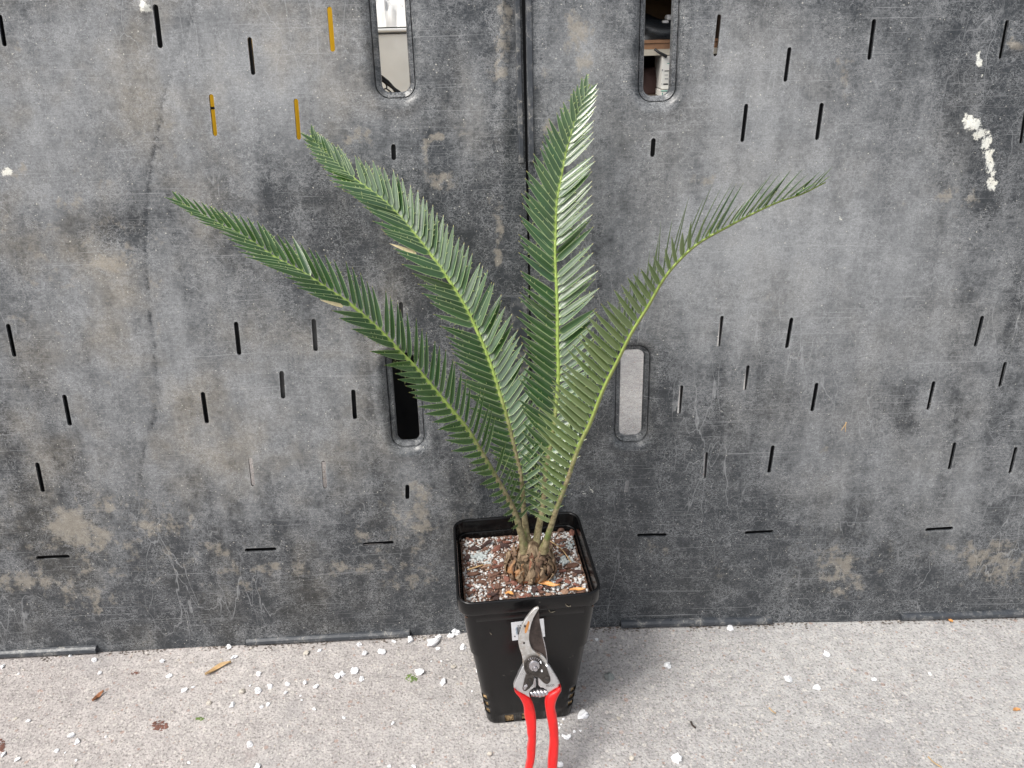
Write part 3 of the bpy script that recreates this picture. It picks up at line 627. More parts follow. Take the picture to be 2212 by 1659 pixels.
# root ball seen through the slits
V=[];Fc=[];zs=np.linspace(.002,.06,14)
for z in zs:
    for p in rsq(size_at(z)-.0038,.011,z,6,8): V.append(p*1.0+Vector((noise.noise(p*300),noise.noise(p*300+Vector((5,5,5))),0))*.0016)
for row in range(len(zs)-1):
    for c in range(PN): Fc.append((row*PN+c,row*PN+(c+1)%PN,(row+1)*PN+(c+1)%PN,(row+1)*PN+c))
k=NT('coir_fibre'); v=k.coord(); n1=k.noise(v,320,5,.7); M_COIR=k.fin(k.mix(k.ramp(n1,.35,.65),(.05,.03,.015),(.75,.52,.27)),.9,0,.2,k.bump(n1,1.,.003))
pyd('root_ball',V,Fc,[M_COIR],pot,False,MPOT)

# sticker on the pot front (behind the secateurs)
nf=(MPOT.to_3x3()@Vector((0,-1,(.1365-BS)/2/.165*-1))).normalized()
pf=MPOT@Vector((0,-size_at(.10)/2-.0013,.10))
stk=empty('barcode_sticker',at_plane(1140,1360,pf,nf)); tag(stk,'small white barcode sticker on the front of the black pot','sticker')
def flatpoly(name,pxs,off,mats,parent,th=.0002):
    P=[at_plane(x,y,pf+nf*off,nf) for x,y in pxs]; n=len(P); V=P+[p-nf*th for p in P]
    F_=[tuple(range(n-1,-1,-1)),tuple(range(n,2*n))]+[(i,(i+1)%n,n+(i+1)%n,n+i) for i in range(n)]
    return pyd(name,V,F_,mats,parent)
M_WHT=simple('sticker_paper',(.82,.83,.86),.5,var=.06,scale=60,bump=.3); M_INK=simple('black_ink',(.02,.02,.02),.6,bump=0)
def Z3(x,y): return (1950+x*.14467)*.5486,(2370+y*.14467)*.5486
flatpoly('paper',[Z3(430,565),Z3(1320,455),Z3(1358,945),Z3(465,1055)],.0006,[M_WHT],stk)
def onpaper(a,b):   # a,b in 0..1 over the paper
    q=[Vector(Z3(430,565)),Vector(Z3(1320,455)),Vector(Z3(1358,945)),Vector(Z3(465,1055))]; t=q[0].lerp(q[1],a); u_=q[3].lerp(q[2],a); return tuple(t.lerp(u_,b))
x=.13; M_INKC=simple('blue_ink',(.35,.45,.55),.6,bump=0)
for i,wd in enumerate((.005,.005,.006,.004,.028,.010,.022,.008,.014,.03,.008,.02,.01,.026,.012,.008,.02,.01,.03,.008,.014,.02)):
    if x>.92: break
    flatpoly('barcode_bar',[onpaper(x,.30),onpaper(x+wd,.30),onpaper(x+wd,.70),onpaper(x,.70)],.0010,[M_INKC if i<4 else M_INK],stk); x+=wd+(.008 if i<4 else (.014 if i%2 else .02))
def text_on(name,txt,pos,right,up,size,mat,parent,depth=.0001):
    cu=bpy.data.curves.new(name,'FONT'); cu.body=txt; cu.size=1; cu.extrude=.02
    to=bpy.data.objects.new(name,cu); COL.objects.link(to); dg=bpy.context.evaluated_depsgraph_get(); me=bpy.data.meshes.new_from_object(to.evaluated_get(dg)); bpy.data.objects.remove(to); me.name=name
    r=right.normalized(); u=(up-r*up.dot(r)).normalized(); nn=r.cross(u); M=Matrix(((r.x*size,u.x*size,nn.x*size,pos.x),(r.y*size,u.y*size,nn.y*size,pos.y),(r.z*size,u.z*size,nn.z*size,pos.z),(0,0,0,1)))
    for v in me.vertices: v.co=M@v.co
    me.materials.clear(); return link(name,me,[mat],parent)
ps=lambda a,b:at_plane(*onpaper(a,b),pf+nf*.0009,nf)
text_on('digit','6',ps(.06,.82),ps(1,.5)-ps(0,.5),ps(0,0)-ps(0,1),.0035,M_INK,stk); text_on('digit','6 8 3',ps(.19,.26),ps(1,.5)-ps(0,.5),ps(0,0)-ps(0,1),.003,M_INK,stk)
# mud smears on the pot
M_MUD=simple('dried_mud',(.24,.21,.15),.9,var=.4,scale=300)
mud=[]
def Z2(x,y): return (1750+x*.40625)*.5486,(2350+y*.40628)*.5486
for i,(L) in enumerate(([(1172,68),(1185,85),(1205,95),(1225,88)],[(1010,125),(1030,150),(1075,140)],[(440,348),(455,365)])):
    zz=.178 if i in(0,) else .165; sidef=-.0765 if i==0 else -.0712
    PP=[]
    for q in L:
        n_=MPOT.to_3x3()@Vector((0,-1,0)); p=MPOT@Vector((0,sidef-.0003,.1)); PP.append(at_plane(*Z2(*q),p,n_))
    v_,f_=tube_data(catmull(PP,3),[.00015+.0004*random.random() for _ in range((len(PP)-1)*3+1)],5); pyd('mud_smear',v_,f_,[M_MUD],pot)

# ------------------------------------------------------------------ potting mix
SOILZ=.178
mixr=empty('potting_mix',(PX_,PY_,SOILZ)); tag(mixr,'coarse potting mix of bark, perlite and pale prills filling the black pot','soil')
def soil_h(x,y): return SOILZ+noise.noise(Vector((x*45,y*45,2)))*.0022+max(0,.010*(1-math.hypot(x-.004,y+.002)/.05))
n=46;V=[];Fc=[]
for j in range(n):
    for i in range(n):
        x=(i/(n-1)-.5)*.1365;y=(j/(n-1)-.5)*.1365; V.append((x,y,soil_h(x,y)+noise.noise(Vector((x*300,y*300,0)))*.0012))
for j in range(n-1):
    for i in range(n-1): Fc.append((j*n+i,j*n+i+1,(j+1)*n+i+1,(j+1)*n+i))
k=NT('dark_potting_soil'); v=k.coord(); n1=k.noise(v,260,5,.7); n2=k.voro(v,420,'F1','Color'); M_SOIL=k.fin(k.mix(.45,k.mix(k.ramp(n1,.35,.65),(.045,.026,.018),(.30,.20,.15)),n2),.9,0,.2,k.bump(n1,.9,.002))
k.t.links.remove([l for l in k.t.links if l.to_socket==k.b.inputs['Base Color']][0]); k.set(k.b.inputs['Base Color'],k.mix(k.ramp(n1,.35,.65),(.05,.028,.02),(.27,.17,.125)))
pyd('soil_surface',V,Fc,[M_SOIL],mixr,True,MPOT)
M_PERL2=simple('pot_perlite',(.60,.60,.59),.8,var=.2,scale=300,bump=.4)
def scatter_grains(name,items,mats,parent,base):
    V=[];Fc=[];MI=[];k0=0
    for (x,y,z,s,mi) in items:
        bv,bf=base[random.randrange(len(base))]; a=random.uniform(0,6.28); c,sn=math.cos(a),math.sin(a)
        v=bv*s; v=np.stack([v[:,0]*c-v[:,1]*sn+x,v[:,0]*sn+v[:,1]*c+y,v[:,2]+z],1); V.append(v); Fc.append(bf+k0); MI+=[mi]*len(bf); k0+=len(bv)
    me=bpy.data.meshes.new(name); me.from_pydata(np.concatenate(V).tolist(),[],np.concatenate(Fc).tolist()); me.update()
    o=link(name,me,mats,parent,True,MPOT); me.polygons.foreach_set('material_index',MI); o['kind']='stuff'; return o
def mesh_np(me): r=(np.array([v.co[:] for v in me.vertices]),np.array([p.vertices[:] for p in me.polygons])); bpy.data.meshes.remove(me); return r
RB=[mesh_np(rock_mesh('tmp',i+30,1,.85,.3)) for i in range(6)]; SB=[mesh_np(rock_mesh('tmp',i+60,2,.95,.06)) for i in range(2)]
def pl(x,y,z=SOILZ): P=MPOT.inverted()@at_z(x,y,z); return P.x,P.y
items=[]
edge=.066
for i in range(1500):
    x,y=random.uniform(-edge,edge),random.uniform(-edge,edge)
    e=max(abs(x),abs(y))/edge; dens=.10+.9*e**5+ .45*(1 if noise.noise(Vector((x*40,y*40,7)))>.12 else 0)
    if random.random()<dens: items.append((x,y,soil_h(x,y)+.0007,random.choice((.0007,.0010,.0013,.0017,.0021))*random.uniform(.8,1.15),0))
for cx,cy,n_,r in ((1010,1290,26,.010),(1040,1270,30,.009),(1185,1265,25,.010),(1250,1255,25,.009),(1100,1280,22,.012),(1235,1140,36,.008),(1215,1180,16,.008),(1262,1200,16,.007),(1080,1170,20,.009),(1180,1275,20,.012),(1020,1178,26,.008)):
    bx,by=pl(cx,cy)
    for _ in range(int(n_*.8)):
        x,y=bx+random.gauss(0,r*.8),by+random.gauss(0,r*.8)
        if max(abs(x),abs(y))<edge: items.append((x,y,soil_h(x,y)+.0012,random.uniform(.0013,.0024),0))
for i in range(2600):
    x,y=random.uniform(-edge,edge),random.uniform(-edge,edge); items.append((x,y,soil_h(x,y)+random.uniform(.0004,.0022),random.uniform(.0005,.0012),random.choice((2,3,3,1,1))))
scatter_grains('perlite_grains',items,[M_PERL2,M_PERL2,simple('fine_bark_bits',(.22,.12,.085),.85,var=.5,scale=400),simple('pinkish_grit',(.46,.33,.27),.85,var=.4,scale=400)],mixr,RB)
items=[]
for cx,cy,n_,r in ((1037,1203,55,.0085),(1060,1225,16,.005),(1215,1215,34,.007),(1195,1245,14,.008),(1230,1180,14,.007),(1205,1205,10,.006),(1150,1285,14,.015),(1200,1265,14,.01),(1170,1150,8,.006)):
    bx,by=pl(cx,cy)
    for _ in range(n_):
        x,y=bx+random.gauss(0,r*.6),by+random.gauss(0,r*.55)
        if max(abs(x),abs(y))<edge: items.append((x,y,soil_h(x,y)+.0016,random.uniform(.0015,.0019),0))
scatter_grains('fertiliser_prills',items,[simple('grey_green_prill',(.42,.46,.46),.4,var=.12,scale=200,bump=0)],mixr,SB)
BARKM=[simple('bark_red',(.25,.11,.08),.85,var=.35,scale=200,bump=.8,bd=.001),simple('bark_brown',(.165,.088,.062),.85,var=.4,scale=200,bump=.8,bd=.001),simple('bark_tan',(.40,.25,.17),.85,var=.3,scale=200,bump=.8,bd=.001),simple('bark_dark',(.075,.043,.038),.9,var=.4,scale=200,bump=.8,bd=.001)]
def bark_mesh(i,me_mat):
    m=rock_mesh('bark_chip',300+i,2,.38,.55); m.materials.append(me_mat); return m
BM=[[bark_mesh(i*4+j,BARKM[j]) for i in range(3)] for j in range(4)]
def bark(x,y,L,asp,j,rz=None,dz=.0030):
    o=bpy.data.objects.new('bark_chip',random.choice(BM[j])); COL.objects.link(o)
    a=random.uniform(0,6.28) if rz is None else rz
    o.parent=mixr; o.matrix_parent_inverse=parent_world(mixr).inverted()
    o.matrix_basis=MPOT@Matrix.Translation((x,y,soil_h(x,y)+dz))@Matrix.Rotation(a,4,'Z')@Matrix.Rotation(random.uniform(-.35,.35),4,'X')@Matrix.Rotation(random.uniform(-.35,.35),4,'Y')@Matrix.Diagonal((L/2,L/2*asp,L/2*.8,1)); return o
for (cx,cy,L,asp,j,rz) in ((1025,1190,.016,.45,3,.1),(1050,1180,.015,.4,3,.3),(1072,1192,.011,.7,0,None),(1095,1175,.011,.6,0,.3),(1210,1135,.010,.8,2,None),(1235,1155,.013,.5,0,1.2),(1238,1225,.013,.55,1,.2),(1215,1240,.009,.7,0,None),(1207,1262,.010,.8,0,.1),
  (1225,1262,.007,.8,0,None),(1245,1270,.008,.9,0,None),(1165,1280,.009,.9,0,None),(1155,1283,.009,.8,3,None),(1120,1278,.010,.6,0,.9),(1078,1276,.010,.7,1,None),(1110,1270,.009,.8,0,None),(1040,1262,.012,.4,1,-.3),(1070,1250,.012,.4,1,.0),(1050,1230,.014,.28,2,.35),
  (1025,1245,.013,.5,1,.1),(1075,1235,.014,.25,0,.1),(1010,1210,.009,.6,3,None),(1165,1255,.009,.6,1,None),(1185,1290,.008,.7,2,None),(1250,1240,.012,.5,3,.2),(1218,1195,.012,.4,1,.2),(1225,1205,.010,.4,3,1.),(1255,1285,.009,.6,1,None),(1095,1262,.010,.7,0,None),(1013,1270,.008,.5,0,None),(1210,1150,.009,.7,1,None),(1140,1292,.008,.9,0,None),(1065,1290,.011,.5,3,.3),(1196,1220,.010,.5,1,1.3),(1190,1178,.011,.5,1,None)):
    x,y=pl(cx,cy)
    if max(abs(x),abs(y))<.068: bark(x,y,L,asp,j,rz,.0034)
for i in range(95):
    x,y=random.uniform(-.064,.064),random.uniform(-.064,.064); bark(x,y,random.uniform(.0045,.0095),random.uniform(.3,.85),random.choice((0,0,1,1,2,3)))
# fallen leaves and a needle lying on the mix
def Z1(x,y): return (1700+x*.33906)*.5486,(1950+y*.33906)*.5486
def zl(L): return [Z1(*q) for q in L]
def soil_leaf(px,wpx,label,mat,z,curl):
    o=leaf_thing('fallen_leaf',px,wpx,label,'leaf',mat,z,curl,n=14); return o
soil_leaf(zl([(1190,1005),(1260,1030),(1340,1030),(1420,1060),(1490,1055)]),13,'orange leaf with a curled stalk lying in the pot in front of the stem',M_ORG,SOILZ+.006,.003)
soil_leaf(zl([(1600,1110),(1680,1095),(1790,1100)]),10,'orange leaf pressed against the front right inner edge of the pot',M_ORG,SOILZ+.006,.002)
soil_leaf(zl([(855,1150),(900,1130),(950,1160)]),10,'small orange leaf scrap at the front of the potting mix',M_ORG,SOILZ+.005,.001)
tube('dry_needle',catmull([at_z(*Z1(x,y),SOILZ+.006+.004*i/4) for i,(x,y) in enumerate([(1620,780),(1560,690),(1500,620),(1420,560),(1345,515)])],3),[.0006]*13,[M_TAN],None,5); tag(COL.objects[-1],'reddish dry needle lying across the right side of the potting mix','needle')
tube('dry_needle',catmull([at_z(*Z1(x,y),SOILZ+.005) for (x,y) in [(415,865),(500,840),(600,805)]],3),[.0009]*7,[M_TAN],None,5); tag(COL.objects[-1],'pale dry stick on the left side of the potting mix','needle')

# ------------------------------------------------------------------ cycad
cyc=empty('cycad',(PX_+.004,PY_,SOILZ)); tag(cyc,'young cycad with four long spiny green fronds growing in the black pot','plant')
k=NT('fibrous_stem'); v=k.coord(); n1=k.noise(k.mapv(v,(1,1,.4)),150,5,.7); n2=k.noise(v,50,4,.6)
M_CAUD=k.fin(k.mix(k.ramp(n2,.35,.65),k.mix(k.ramp(n1,.3,.7),(.055,.035,.02),(.27,.20,.13)),k.mix(k.ramp(n1,.3,.7),(.21,.14,.085),(.48,.38,.26))),.9,0,.2,k.bump(n1,1.,.0025))
def cataph_mat(name,c1,c2):
    k=NT(name); v=k.coord('UV'); n1=k.noise(k.mapv(v,(14,1.5,1)),1,4,.7); s=k.n('SeparateXYZ'); k.set(s.inputs[0],v)
    col=k.mix(k.ramp(n1,.3,.7),c1,c2); col=k.mix(k.ramp(s.outputs[1],.0,.8,0,.45),col,(.36,.27,.18)); return k.fin(col,.8,0,.25,k.bump(n1,.9,.0012))
CM=[cataph_mat('papery_scale_tan',(.16,.10,.06),(.42,.31,.20)),cataph_mat('papery_scale_rust',(.30,.11,.03),(.52,.27,.12)),cataph_mat('papery_scale_dark',(.08,.045,.035),(.25,.14,.09)),cataph_mat('papery_scale_red',(.22,.05,.04),(.42,.12,.06))]
# trunk: lathe with lumps
cb=Vector((*at_z(1146,1228,SOILZ+.01)[:2],0)); V=[];Fc=[];n=48; prof=[(.004,.022),(.010,.0245),(.017,.0245),(.023,.0215),(.029,.0175),(.035,.0135),(.041,.0105),(.047,.0070)]
for dz,r in [(-.004,.022)]+prof:
    for kx in range(n):
        a=2*math.pi*kx/n; q=1+.22*noise.noise(Vector((math.cos(a)*2,math.sin(a)*2,dz*60)))+.10*noise.noise(Vector((math.cos(a)*6,math.sin(a)*6,dz*150)))
        q+=.16*noise.noise(Vector((math.cos(a)*9,math.sin(a)*9,dz*260))); V.append(cb+Vector((r*.84*q*math.cos(a)+dz*.03,r*.84*q*math.sin(a)*.9,SOILZ+dz)))
for j in range(len(prof)):
    for kx in range(n): Fc.append((j*n+kx,j*n+(kx+1)%n,(j+1)*n+(kx+1)%n,(j+1)*n+kx))
Fc.append(tuple(len(prof)*n+kx for kx in range(n)))
st=pyd('stem_base',V,Fc,[M_CAUD],cyc,True); m=st.modifiers.new('ss','SUBSURF'); m.levels=m.render_levels=1
def scale_leaf(a,z,L,wd,tilt,mat,lean=0.,curlk=1.):
    prof_r=np.interp(z,[p[0] for p in prof],[p[1] for p in prof]); out=Vector((math.cos(a),math.sin(a)*.9,0)); side=Vector((-math.sin(a),math.cos(a),0))
    base=cb+out*(prof_r*.93)+Vector((0,0,SOILZ+z)); V=[];Fc=[];UV=[];n=8
    up=Vector((0,0,1))*math.cos(tilt)+out*math.sin(tilt)+side*lean
    for i in range(n+1):
        t=i/n; zc=z+L*t*.92; pr_=float(np.interp(zc,[p[0] for p in prof],[p[1] for p in prof])); c=cb+out*(pr_*1.0+.0012+L*t*math.sin(tilt)*.6+.003*t*t*curlk)+side*(lean*L*t)+Vector((0,0,SOILZ+zc)); w_=wd*(1-t)**.9*(.8+.2*math.sin(t*9+a*7))
        for kx,q in enumerate((-1,-.5,0,.5,1)):
            V.append(c+side*w_*q-out*(abs(q)**1.6)*wd*.16+Vector((noise.noise(c*300+Vector((kx,0,0))),noise.noise(c*300+Vector((0,kx,0))),0))*.0030); UV.append((q*.5+.5,t))
    for i in range(n):
        for kx in range(4): Fc.append((i*5+kx,i*5+kx+1,(i+1)*5+kx+1,(i+1)*5+kx))
    o=pyd('scale_leaf',V,Fc,[mat],cyc,True); uvl=o.data.uv_layers.new(name='UVMap')
    for li,l in enumerate(o.data.loops): uvl.data[li].uv=UV[l.vertex_index]
    m=o.modifiers.new('s','SOLIDIFY'); m.thickness=.0007; return o
rr=random.Random(11)
for i in range(30):
    ring=min(i//9,3); a=i*2.399+rr.uniform(-.2,.2); z=(.000,.010,.020,.030)[ring]+rr.uniform(-.002,.004)
    scale_leaf(a,z,(.026,.024,.021,.018)[ring]*rr.uniform(.7,1.3),(.0105,.0090,.0075,.006)[ring]*rr.uniform(.8,1.2),rr.uniform(.0,.55),CM[rr.choice((0,0,0,2,2,1))],rr.uniform(-.6,.6),rr.uniform(.4,1.6))
for (a,z,L,wd,tl,mi,ln) in ((-1.55,.010,.030,.0045,.05,3,.05),(-2.2,.008,.024,.0075,.25,1,.3),(-2.75,.008,.030,.009,.30,1,.35),(-2.75,.014,.028,.007,.40,2,.45),(-1.9,.004,.016,.005,.2,1,-.05),(-1.2,.004,.022,.0055,.12,1,-.2),(-1.25,.006,.030,.004,.1,0,-.2),(-.9,.002,.024,.0085,.15,0,-.25),(-.5,.004,.026,.008,.15,2,-.3),(-2.45,.000,.020,.008,.35,2,.2),(3.0,.012,.030,.007,.35,0,.5),(-3.05,.004,.024,.008,.35,0,.4),(-.15,.008,.024,.007,.1,0,-.3),(-1.65,.000,.018,.006,.3,0,.2)):
    scale_leaf(a,z,L*1.12,wd*1.45,tl*1.3,CM[mi],ln*.8)

def leaf_material():
    k=NT('spiny_leaflet'); uvc=k.coord('UV'); s=k.n('SeparateXYZ'); k.set(s.inputs[0],uvc); x,y=s.outputs[0],s.outputs[1]; v=k.coord('Object')
    oi=k.n('ObjectInfo'); rnd=oi.outputs['Random']; geo=k.n('NewGeometry')
    n1=k.noise(v,55,3,.5); streak=k.noise(k.mapv(uvc,(26,1.2,1)),1,3,.6)
    top=k.mix(k.ramp(n1,.3,.7),(.009,.048,.010),(.023,.092,.019)); top=k.mix(k.math('MULTIPLY',rnd,.45),top,(.052,.105,.018)); top=k.mix(k.math('MULTIPLY',k.ramp(streak,.4,.7),.35),top,(.06,.125,.04))
    und=k.mix(k.ramp(n1,.3,.7),(.095,.155,.030),(.145,.205,.055)); und=k.mix(k.math('MULTIPLY',rnd,.4),und,(.13,.15,.07))
    col=k.mix(geo.outputs['Backfacing'],top,und)
    # paler margins and yellow tip and base
    e=k.math('ABSOLUTE',k.math('SUBTRACT',x,.5)); col=k.mix(k.math('MULTIPLY',k.ramp(e,.38,.45),.85),col,(.34,.46,.20))
    col=k.mix(k.math('MULTIPLY',k.ramp(y,.93,1.),.8),col,(.50,.42,.14)); col=k.mix(k.math('MULTIPLY',k.ramp(y,.0,.09,1,0),.85),col,(.28,.42,.08))
    tr=k.n('BsdfTranslucent'); k.set(tr.inputs['Color'],k.mix(.5,col,(.12,.26,.04))); k.set(k.b.inputs['Base Color'],col)
    k.set(k.b.inputs['Roughness'],k.math('ADD',.27,k.math('MULTIPLY',geo.outputs['Backfacing'],.30))); k.b.inputs['Specular IOR Level'].default_value=.95; k.b.inputs['Coat Weight'].default_value=.6; k.b.inputs['Coat Roughness'].default_value=.20
    k.set(k.b.inputs['Normal'],k.bump(streak,.25,.0006))
    ms=k.n('MixShader'); k.set(ms.inputs[0],.16); k.t.links.new(k.b.outputs[0],ms.inputs[1]); k.t.links.new(tr.outputs[0],ms.inputs[2]); k.t.links.new(ms.outputs[0],k.out.inputs[0]); return k.m
M_LEAF=leaf_material()
M_SPINE=simple('pale_spine',(.30,.36,.13),.5,bump=0)
M_DRYL=simple('dry_leaflet',(.66,.56,.33),.55,var=.15,scale=120)
def rachis_material():
    k=NT('frond_stalk'); uvc=k.coord('UV'); s=k.n('SeparateXYZ'); k.set(s.inputs[0],uvc); y=s.outputs[1]; v=k.coord('Object'); n1=k.noise(v,220,4,.7); n2=k.noise(v,60,4,.6)
    brown=k.mix(k.ramp(n1,.35,.65),(.13,.10,.05),(.30,.26,.15)); br2=k.mix(k.ramp(n2,.5,.7),brown,(.12,.16,.05))
    green=k.mix(k.ramp(n1,.3,.7),(.22,.32,.06),(.36,.47,.12)); col=k.mix(k.ramp(k.math('ADD',y,k.math('MULTIPLY',k.math('SUBTRACT',n2,.5),.12)),.20,.42),br2,green)
    # underside is duller green
    xx=k.ramp(k.math('ABSOLUTE',k.math('SUBTRACT',s.outputs[0],.5)),.22,.34); col=k.mix(k.math('MULTIPLY',xx,k.ramp(y,.15,.4)),col,k.mix(n2,(.16,.19,.05),(.24,.25,.09)))
    return k.fin(col,.5,0,.4,k.bump(n1,.4,.0008))
M_RACH=rachis_material()

def leaflet_mesh(name,base,T,S,N,sgn,L,W,al,be,tw,falc,rs,spines=2,droop=0.,bite=None):
    """one blade as real curved geometry in world space"""
    rd=rs; dr=(T*math.cos(al)+(S*sgn*math.cos(be)+N*math.sin(be))*math.sin(al)).normalized()
    nb=(N-dr*N.dot(dr)).normalized(); q=Matrix.Rotation(tw*sgn,3,dr); nb=q@nb; wv=dr.cross(nb).normalized()
    V=[];UV=[];Fc=[];MI=[];n=9; c=base.copy(); d_=dr.copy(); ax=nb
    if wv.dot(T)<0: wv=-wv
    flip=dr.cross(wv).dot(nb)
    rows=[]
    for i in range(n+1):
        t=i/n; wt=W*.5*min(1,(t/.16+.30))*(1-max(0,(t-.32)/.68)**1.7)**.9 if t<1 else 0
        wt=max(wt,.00012)
        cc=base+dr*L*t+T*(falc*L*t*t)-N*(droop*L*t*t)
        for q_ in (-1,-.5,0,.5,1):
            V.append(cc+wv*wt*q_+nb*(abs(q_)*wt*.26)); UV.append((q_*.5+.5,t))
        rows.append((cc,wt))
    for i in range(n):
        for kx in range(4):
            f=(i*5+kx,i*5+kx+1,(i+1)*5+kx+1,(i+1)*5+kx); Fc.append(f if flip<0 else f[::-1]); MI.append(0)
    for sd in (-1,1):
        for _ in range(spines):
            t=rd.uniform(.35,.9); i=int(t*n); cc,wt=rows[i]; b=cc+wv*wt*sd; k0=len(V); sl_=rd.uniform(.0013,.0024)
            V.extend([b-dr*.0007,b+dr*.0007,b+wv*sd*sl_+dr*sl_*.7+nb*.0006]); UV.extend([(.5,.5)]*3); Fc.append((k0,k0+1,k0+2)); MI.append(1)
    return V,Fc,UV,MI
ALL=[]   # every leaflet: (size, frond object, data)
def frond(px,yd,r0,r1,Nf,npair,t0,prof_len,alf,bef,twf,seed,label,sheen=None,fal=(.04,.04)):
    rd=random.Random(seed); P=[at_y(x,y,Y) for (x,y),Y in zip(px,yd)]; P=catmull(P,8); P,L=resample(P,90)
    V=[];Fc=[];UV=[];n=8; frames=[]
    for i,p in enumerate(P):
        T=(P[min(i+1,89)]-P[max(i-1,0)]).normalized(); t=i/89; N=Nf(t); N=(N-T*N.dot(T)).normalized(); S=T.cross(N); frames.append((p,T,N,S))
        r=(r0*(1-t)**.9+r1)*(1+.45*max(0,1-t/.16)+.7*max(0,1-t/.035))
        for kx in range(n):
            a=2*math.pi*kx/n; V.append(p+(S*math.cos(a)+N*math.sin(a)*.85)*r*(1+.05*noise.noise(p*400+Vector((kx,0,0))))); UV.append(((((a/(2*math.pi))-.25)+.5)%1,t))
    for i in range(89):
        for kx in range(n): Fc.append((i*n+kx,i*n+(kx+1)%n,(i+1)*n+(kx+1)%n,(i+1)*n+kx))
    Fc.append(tuple(89*n+kx for kx in range(n)))
    o=pyd('frond',V,Fc,[M_RACH],cyc,True); o['label']=label; uvl=o.data.uv_layers.new(name='UVMap')
    for li,l in enumerate(o.data.loops): uvl.data[li].uv=UV[l.vertex_index]
    for s in (1,-1):
        for j in range(npair):
            q=(j+(.5 if s>0 else 0))/npair; t=t0+(1-t0)*(q**.93)*.995; f=t*89; i=min(int(f),88); fr=f-i
            a,b=frames[i],frames[i+1]; p=a[0].lerp(b[0],fr); T=a[1].lerp(b[1],fr).normalized(); N=a[2].lerp(b[2],fr).normalized(); S=a[3].lerp(b[3],fr).normalized()
            if rd.random()<.022: continue
            r=(r0*(1-t)**.9+r1)
            Lf=prof_len(q,s)*rd.uniform(.93,1.06); W=.0061*min(1,.45+Lf/.05*.6)*rd.uniform(.9,1.08)*(1.17 if seed in(2,3) else (1.3 if seed==4 and s<0 else 1.05))
            base=p+S*s*r*.55+N*r*.45
            al_,be_,tw_=alf(q,s)+rd.gauss(0,.032),bef(q,s)+rd.gauss(0,.06),twf(q,s)
            if sheen is not None and sheen(q,s)>0:      # blades twisted for sheen: turned to mirror the sun to the camera
                dr_=(T*math.cos(al_)+(S*s*math.cos(be_)+N*math.sin(be_))*math.sin(al_)).normalized(); H_=((EYE-base).normalized()+sd).normalized(); n_b=(N-dr_*N.dot(dr_)).normalized()
                tb=s*math.atan2(H_.dot(dr_.cross(n_b)),H_.dot(n_b)); tb=max(-1.,min(1.,tb)); tw_=tw_*(1-sheen(q,s))+tb*sheen(q,s)+rd.gauss(0,.03)
            d=leaflet_mesh('leaflet',base,T,S,N,s,Lf,W,al_,be_,tw_+rd.gauss(0,.05)+(rd.gauss(0,.45) if rd.random()<.06 else 0),fal[0 if s>0 else 1]*rd.uniform(.3,1.6),rd,rd.choice((1,2,2,3)))
            ALL.append([Lf*W,o,d,topx(base+T*Lf*.3)])
    return o
def LP(mx,lo=.45,hi=.35):
    hi*=.75
    return lambda q,s: mx*(lo+(1-lo)*min(1,q/.22)**.8 if q<.22 else (1 if q<.62 else hi+(1-hi)*(1-((q-.62)/.38)**1.6)))
I=lambda q,xs,ys: float(np.interp(q,xs,ys))
def NI(pts):
    def f(t):
        return Vector([float(np.interp(t,[p[0] for p in pts],[p[1][k] for p in pts])) for k in range(3)]).normalized()
    return f
# frond 1: far left
p1=[(1134,1190),(1125,1150),(1109,1100),(1084,1053),(1057,1006),(1014,935),(984,896),(937,840),(897,793),(864,760),(828,721),(791,687),(753,654),(716,630),(679,605),(642,582),(605,563),(567,538),(530,513),(481,488),(431,461),(376,431)]
y1=list(np.interp(range(len(p1)),[0,2,5,9,14,len(p1)-1],[.690,.688,.678,.665,.655,.665]))
frond(p1,y1,.0026,.0006,NI([(0,(.5,-.45,.5)),(.4,(.45,-.50,.75)),(1,(.40,-.20,.9))]),58,.075,LP(.0415,.38,.42),lambda q,s:I(q,[0,.1,.5,1],[1.25,1.0,.86,.45]),lambda q,s:(.22 if s<0 else .30),lambda q,s:(.10 if s<0 else .28),1,'frond arching to the far left',sheen=lambda q,s:(.20 if s>0 else 0),fal=(.02,.10))
# frond 2: left middle
p2=[(1143,1190),(1137,1150),(1131,1100),(1126,1033),(1114,980),(1096,906),(1077,843),(1057,780),(1031,716),(1001,656),(966,600),(936,558),(896,506),(857,461),(821,427),(781,397),(748,371),(718,344),(694,322),(670,292)]
y2=list(np.interp(range(len(p2)),[0,3,8,13,len(p2)-1],[.695,.710,.755,.795,.825]))
frond(p2,y2,.0024,.0005,NI([(0,(.2,-1,.3)),(.5,(.30,-.85,.45)),(.75,(.35,-.8,.75)),(.88,(.3,-.8,.4)),(1,(.45,-.7,.3))]),63,.085,LP(.047,.35,.42),lambda q,s:I(q,[0,.1,.55,1],[1.2,1.0,.83,.42]),lambda q,s:.28,lambda q,s:(I(q,[0,.3,.5,.8,.95],[-.3,-.5,-.75,-.6,0]) if s>0 else I(q,[0,.65,.72,.85,.9],[.1,.05,-.4,-.4,0])),2,'long frond leaning left in front of the panel',sheen=lambda q,s:(I(q,[.15,.35,.8,.92],[0,.8,.8,0]) if s>0 else I(q,[.66,.72,.80,.86],[0,.95,.95,0])),fal=(.03,.05))
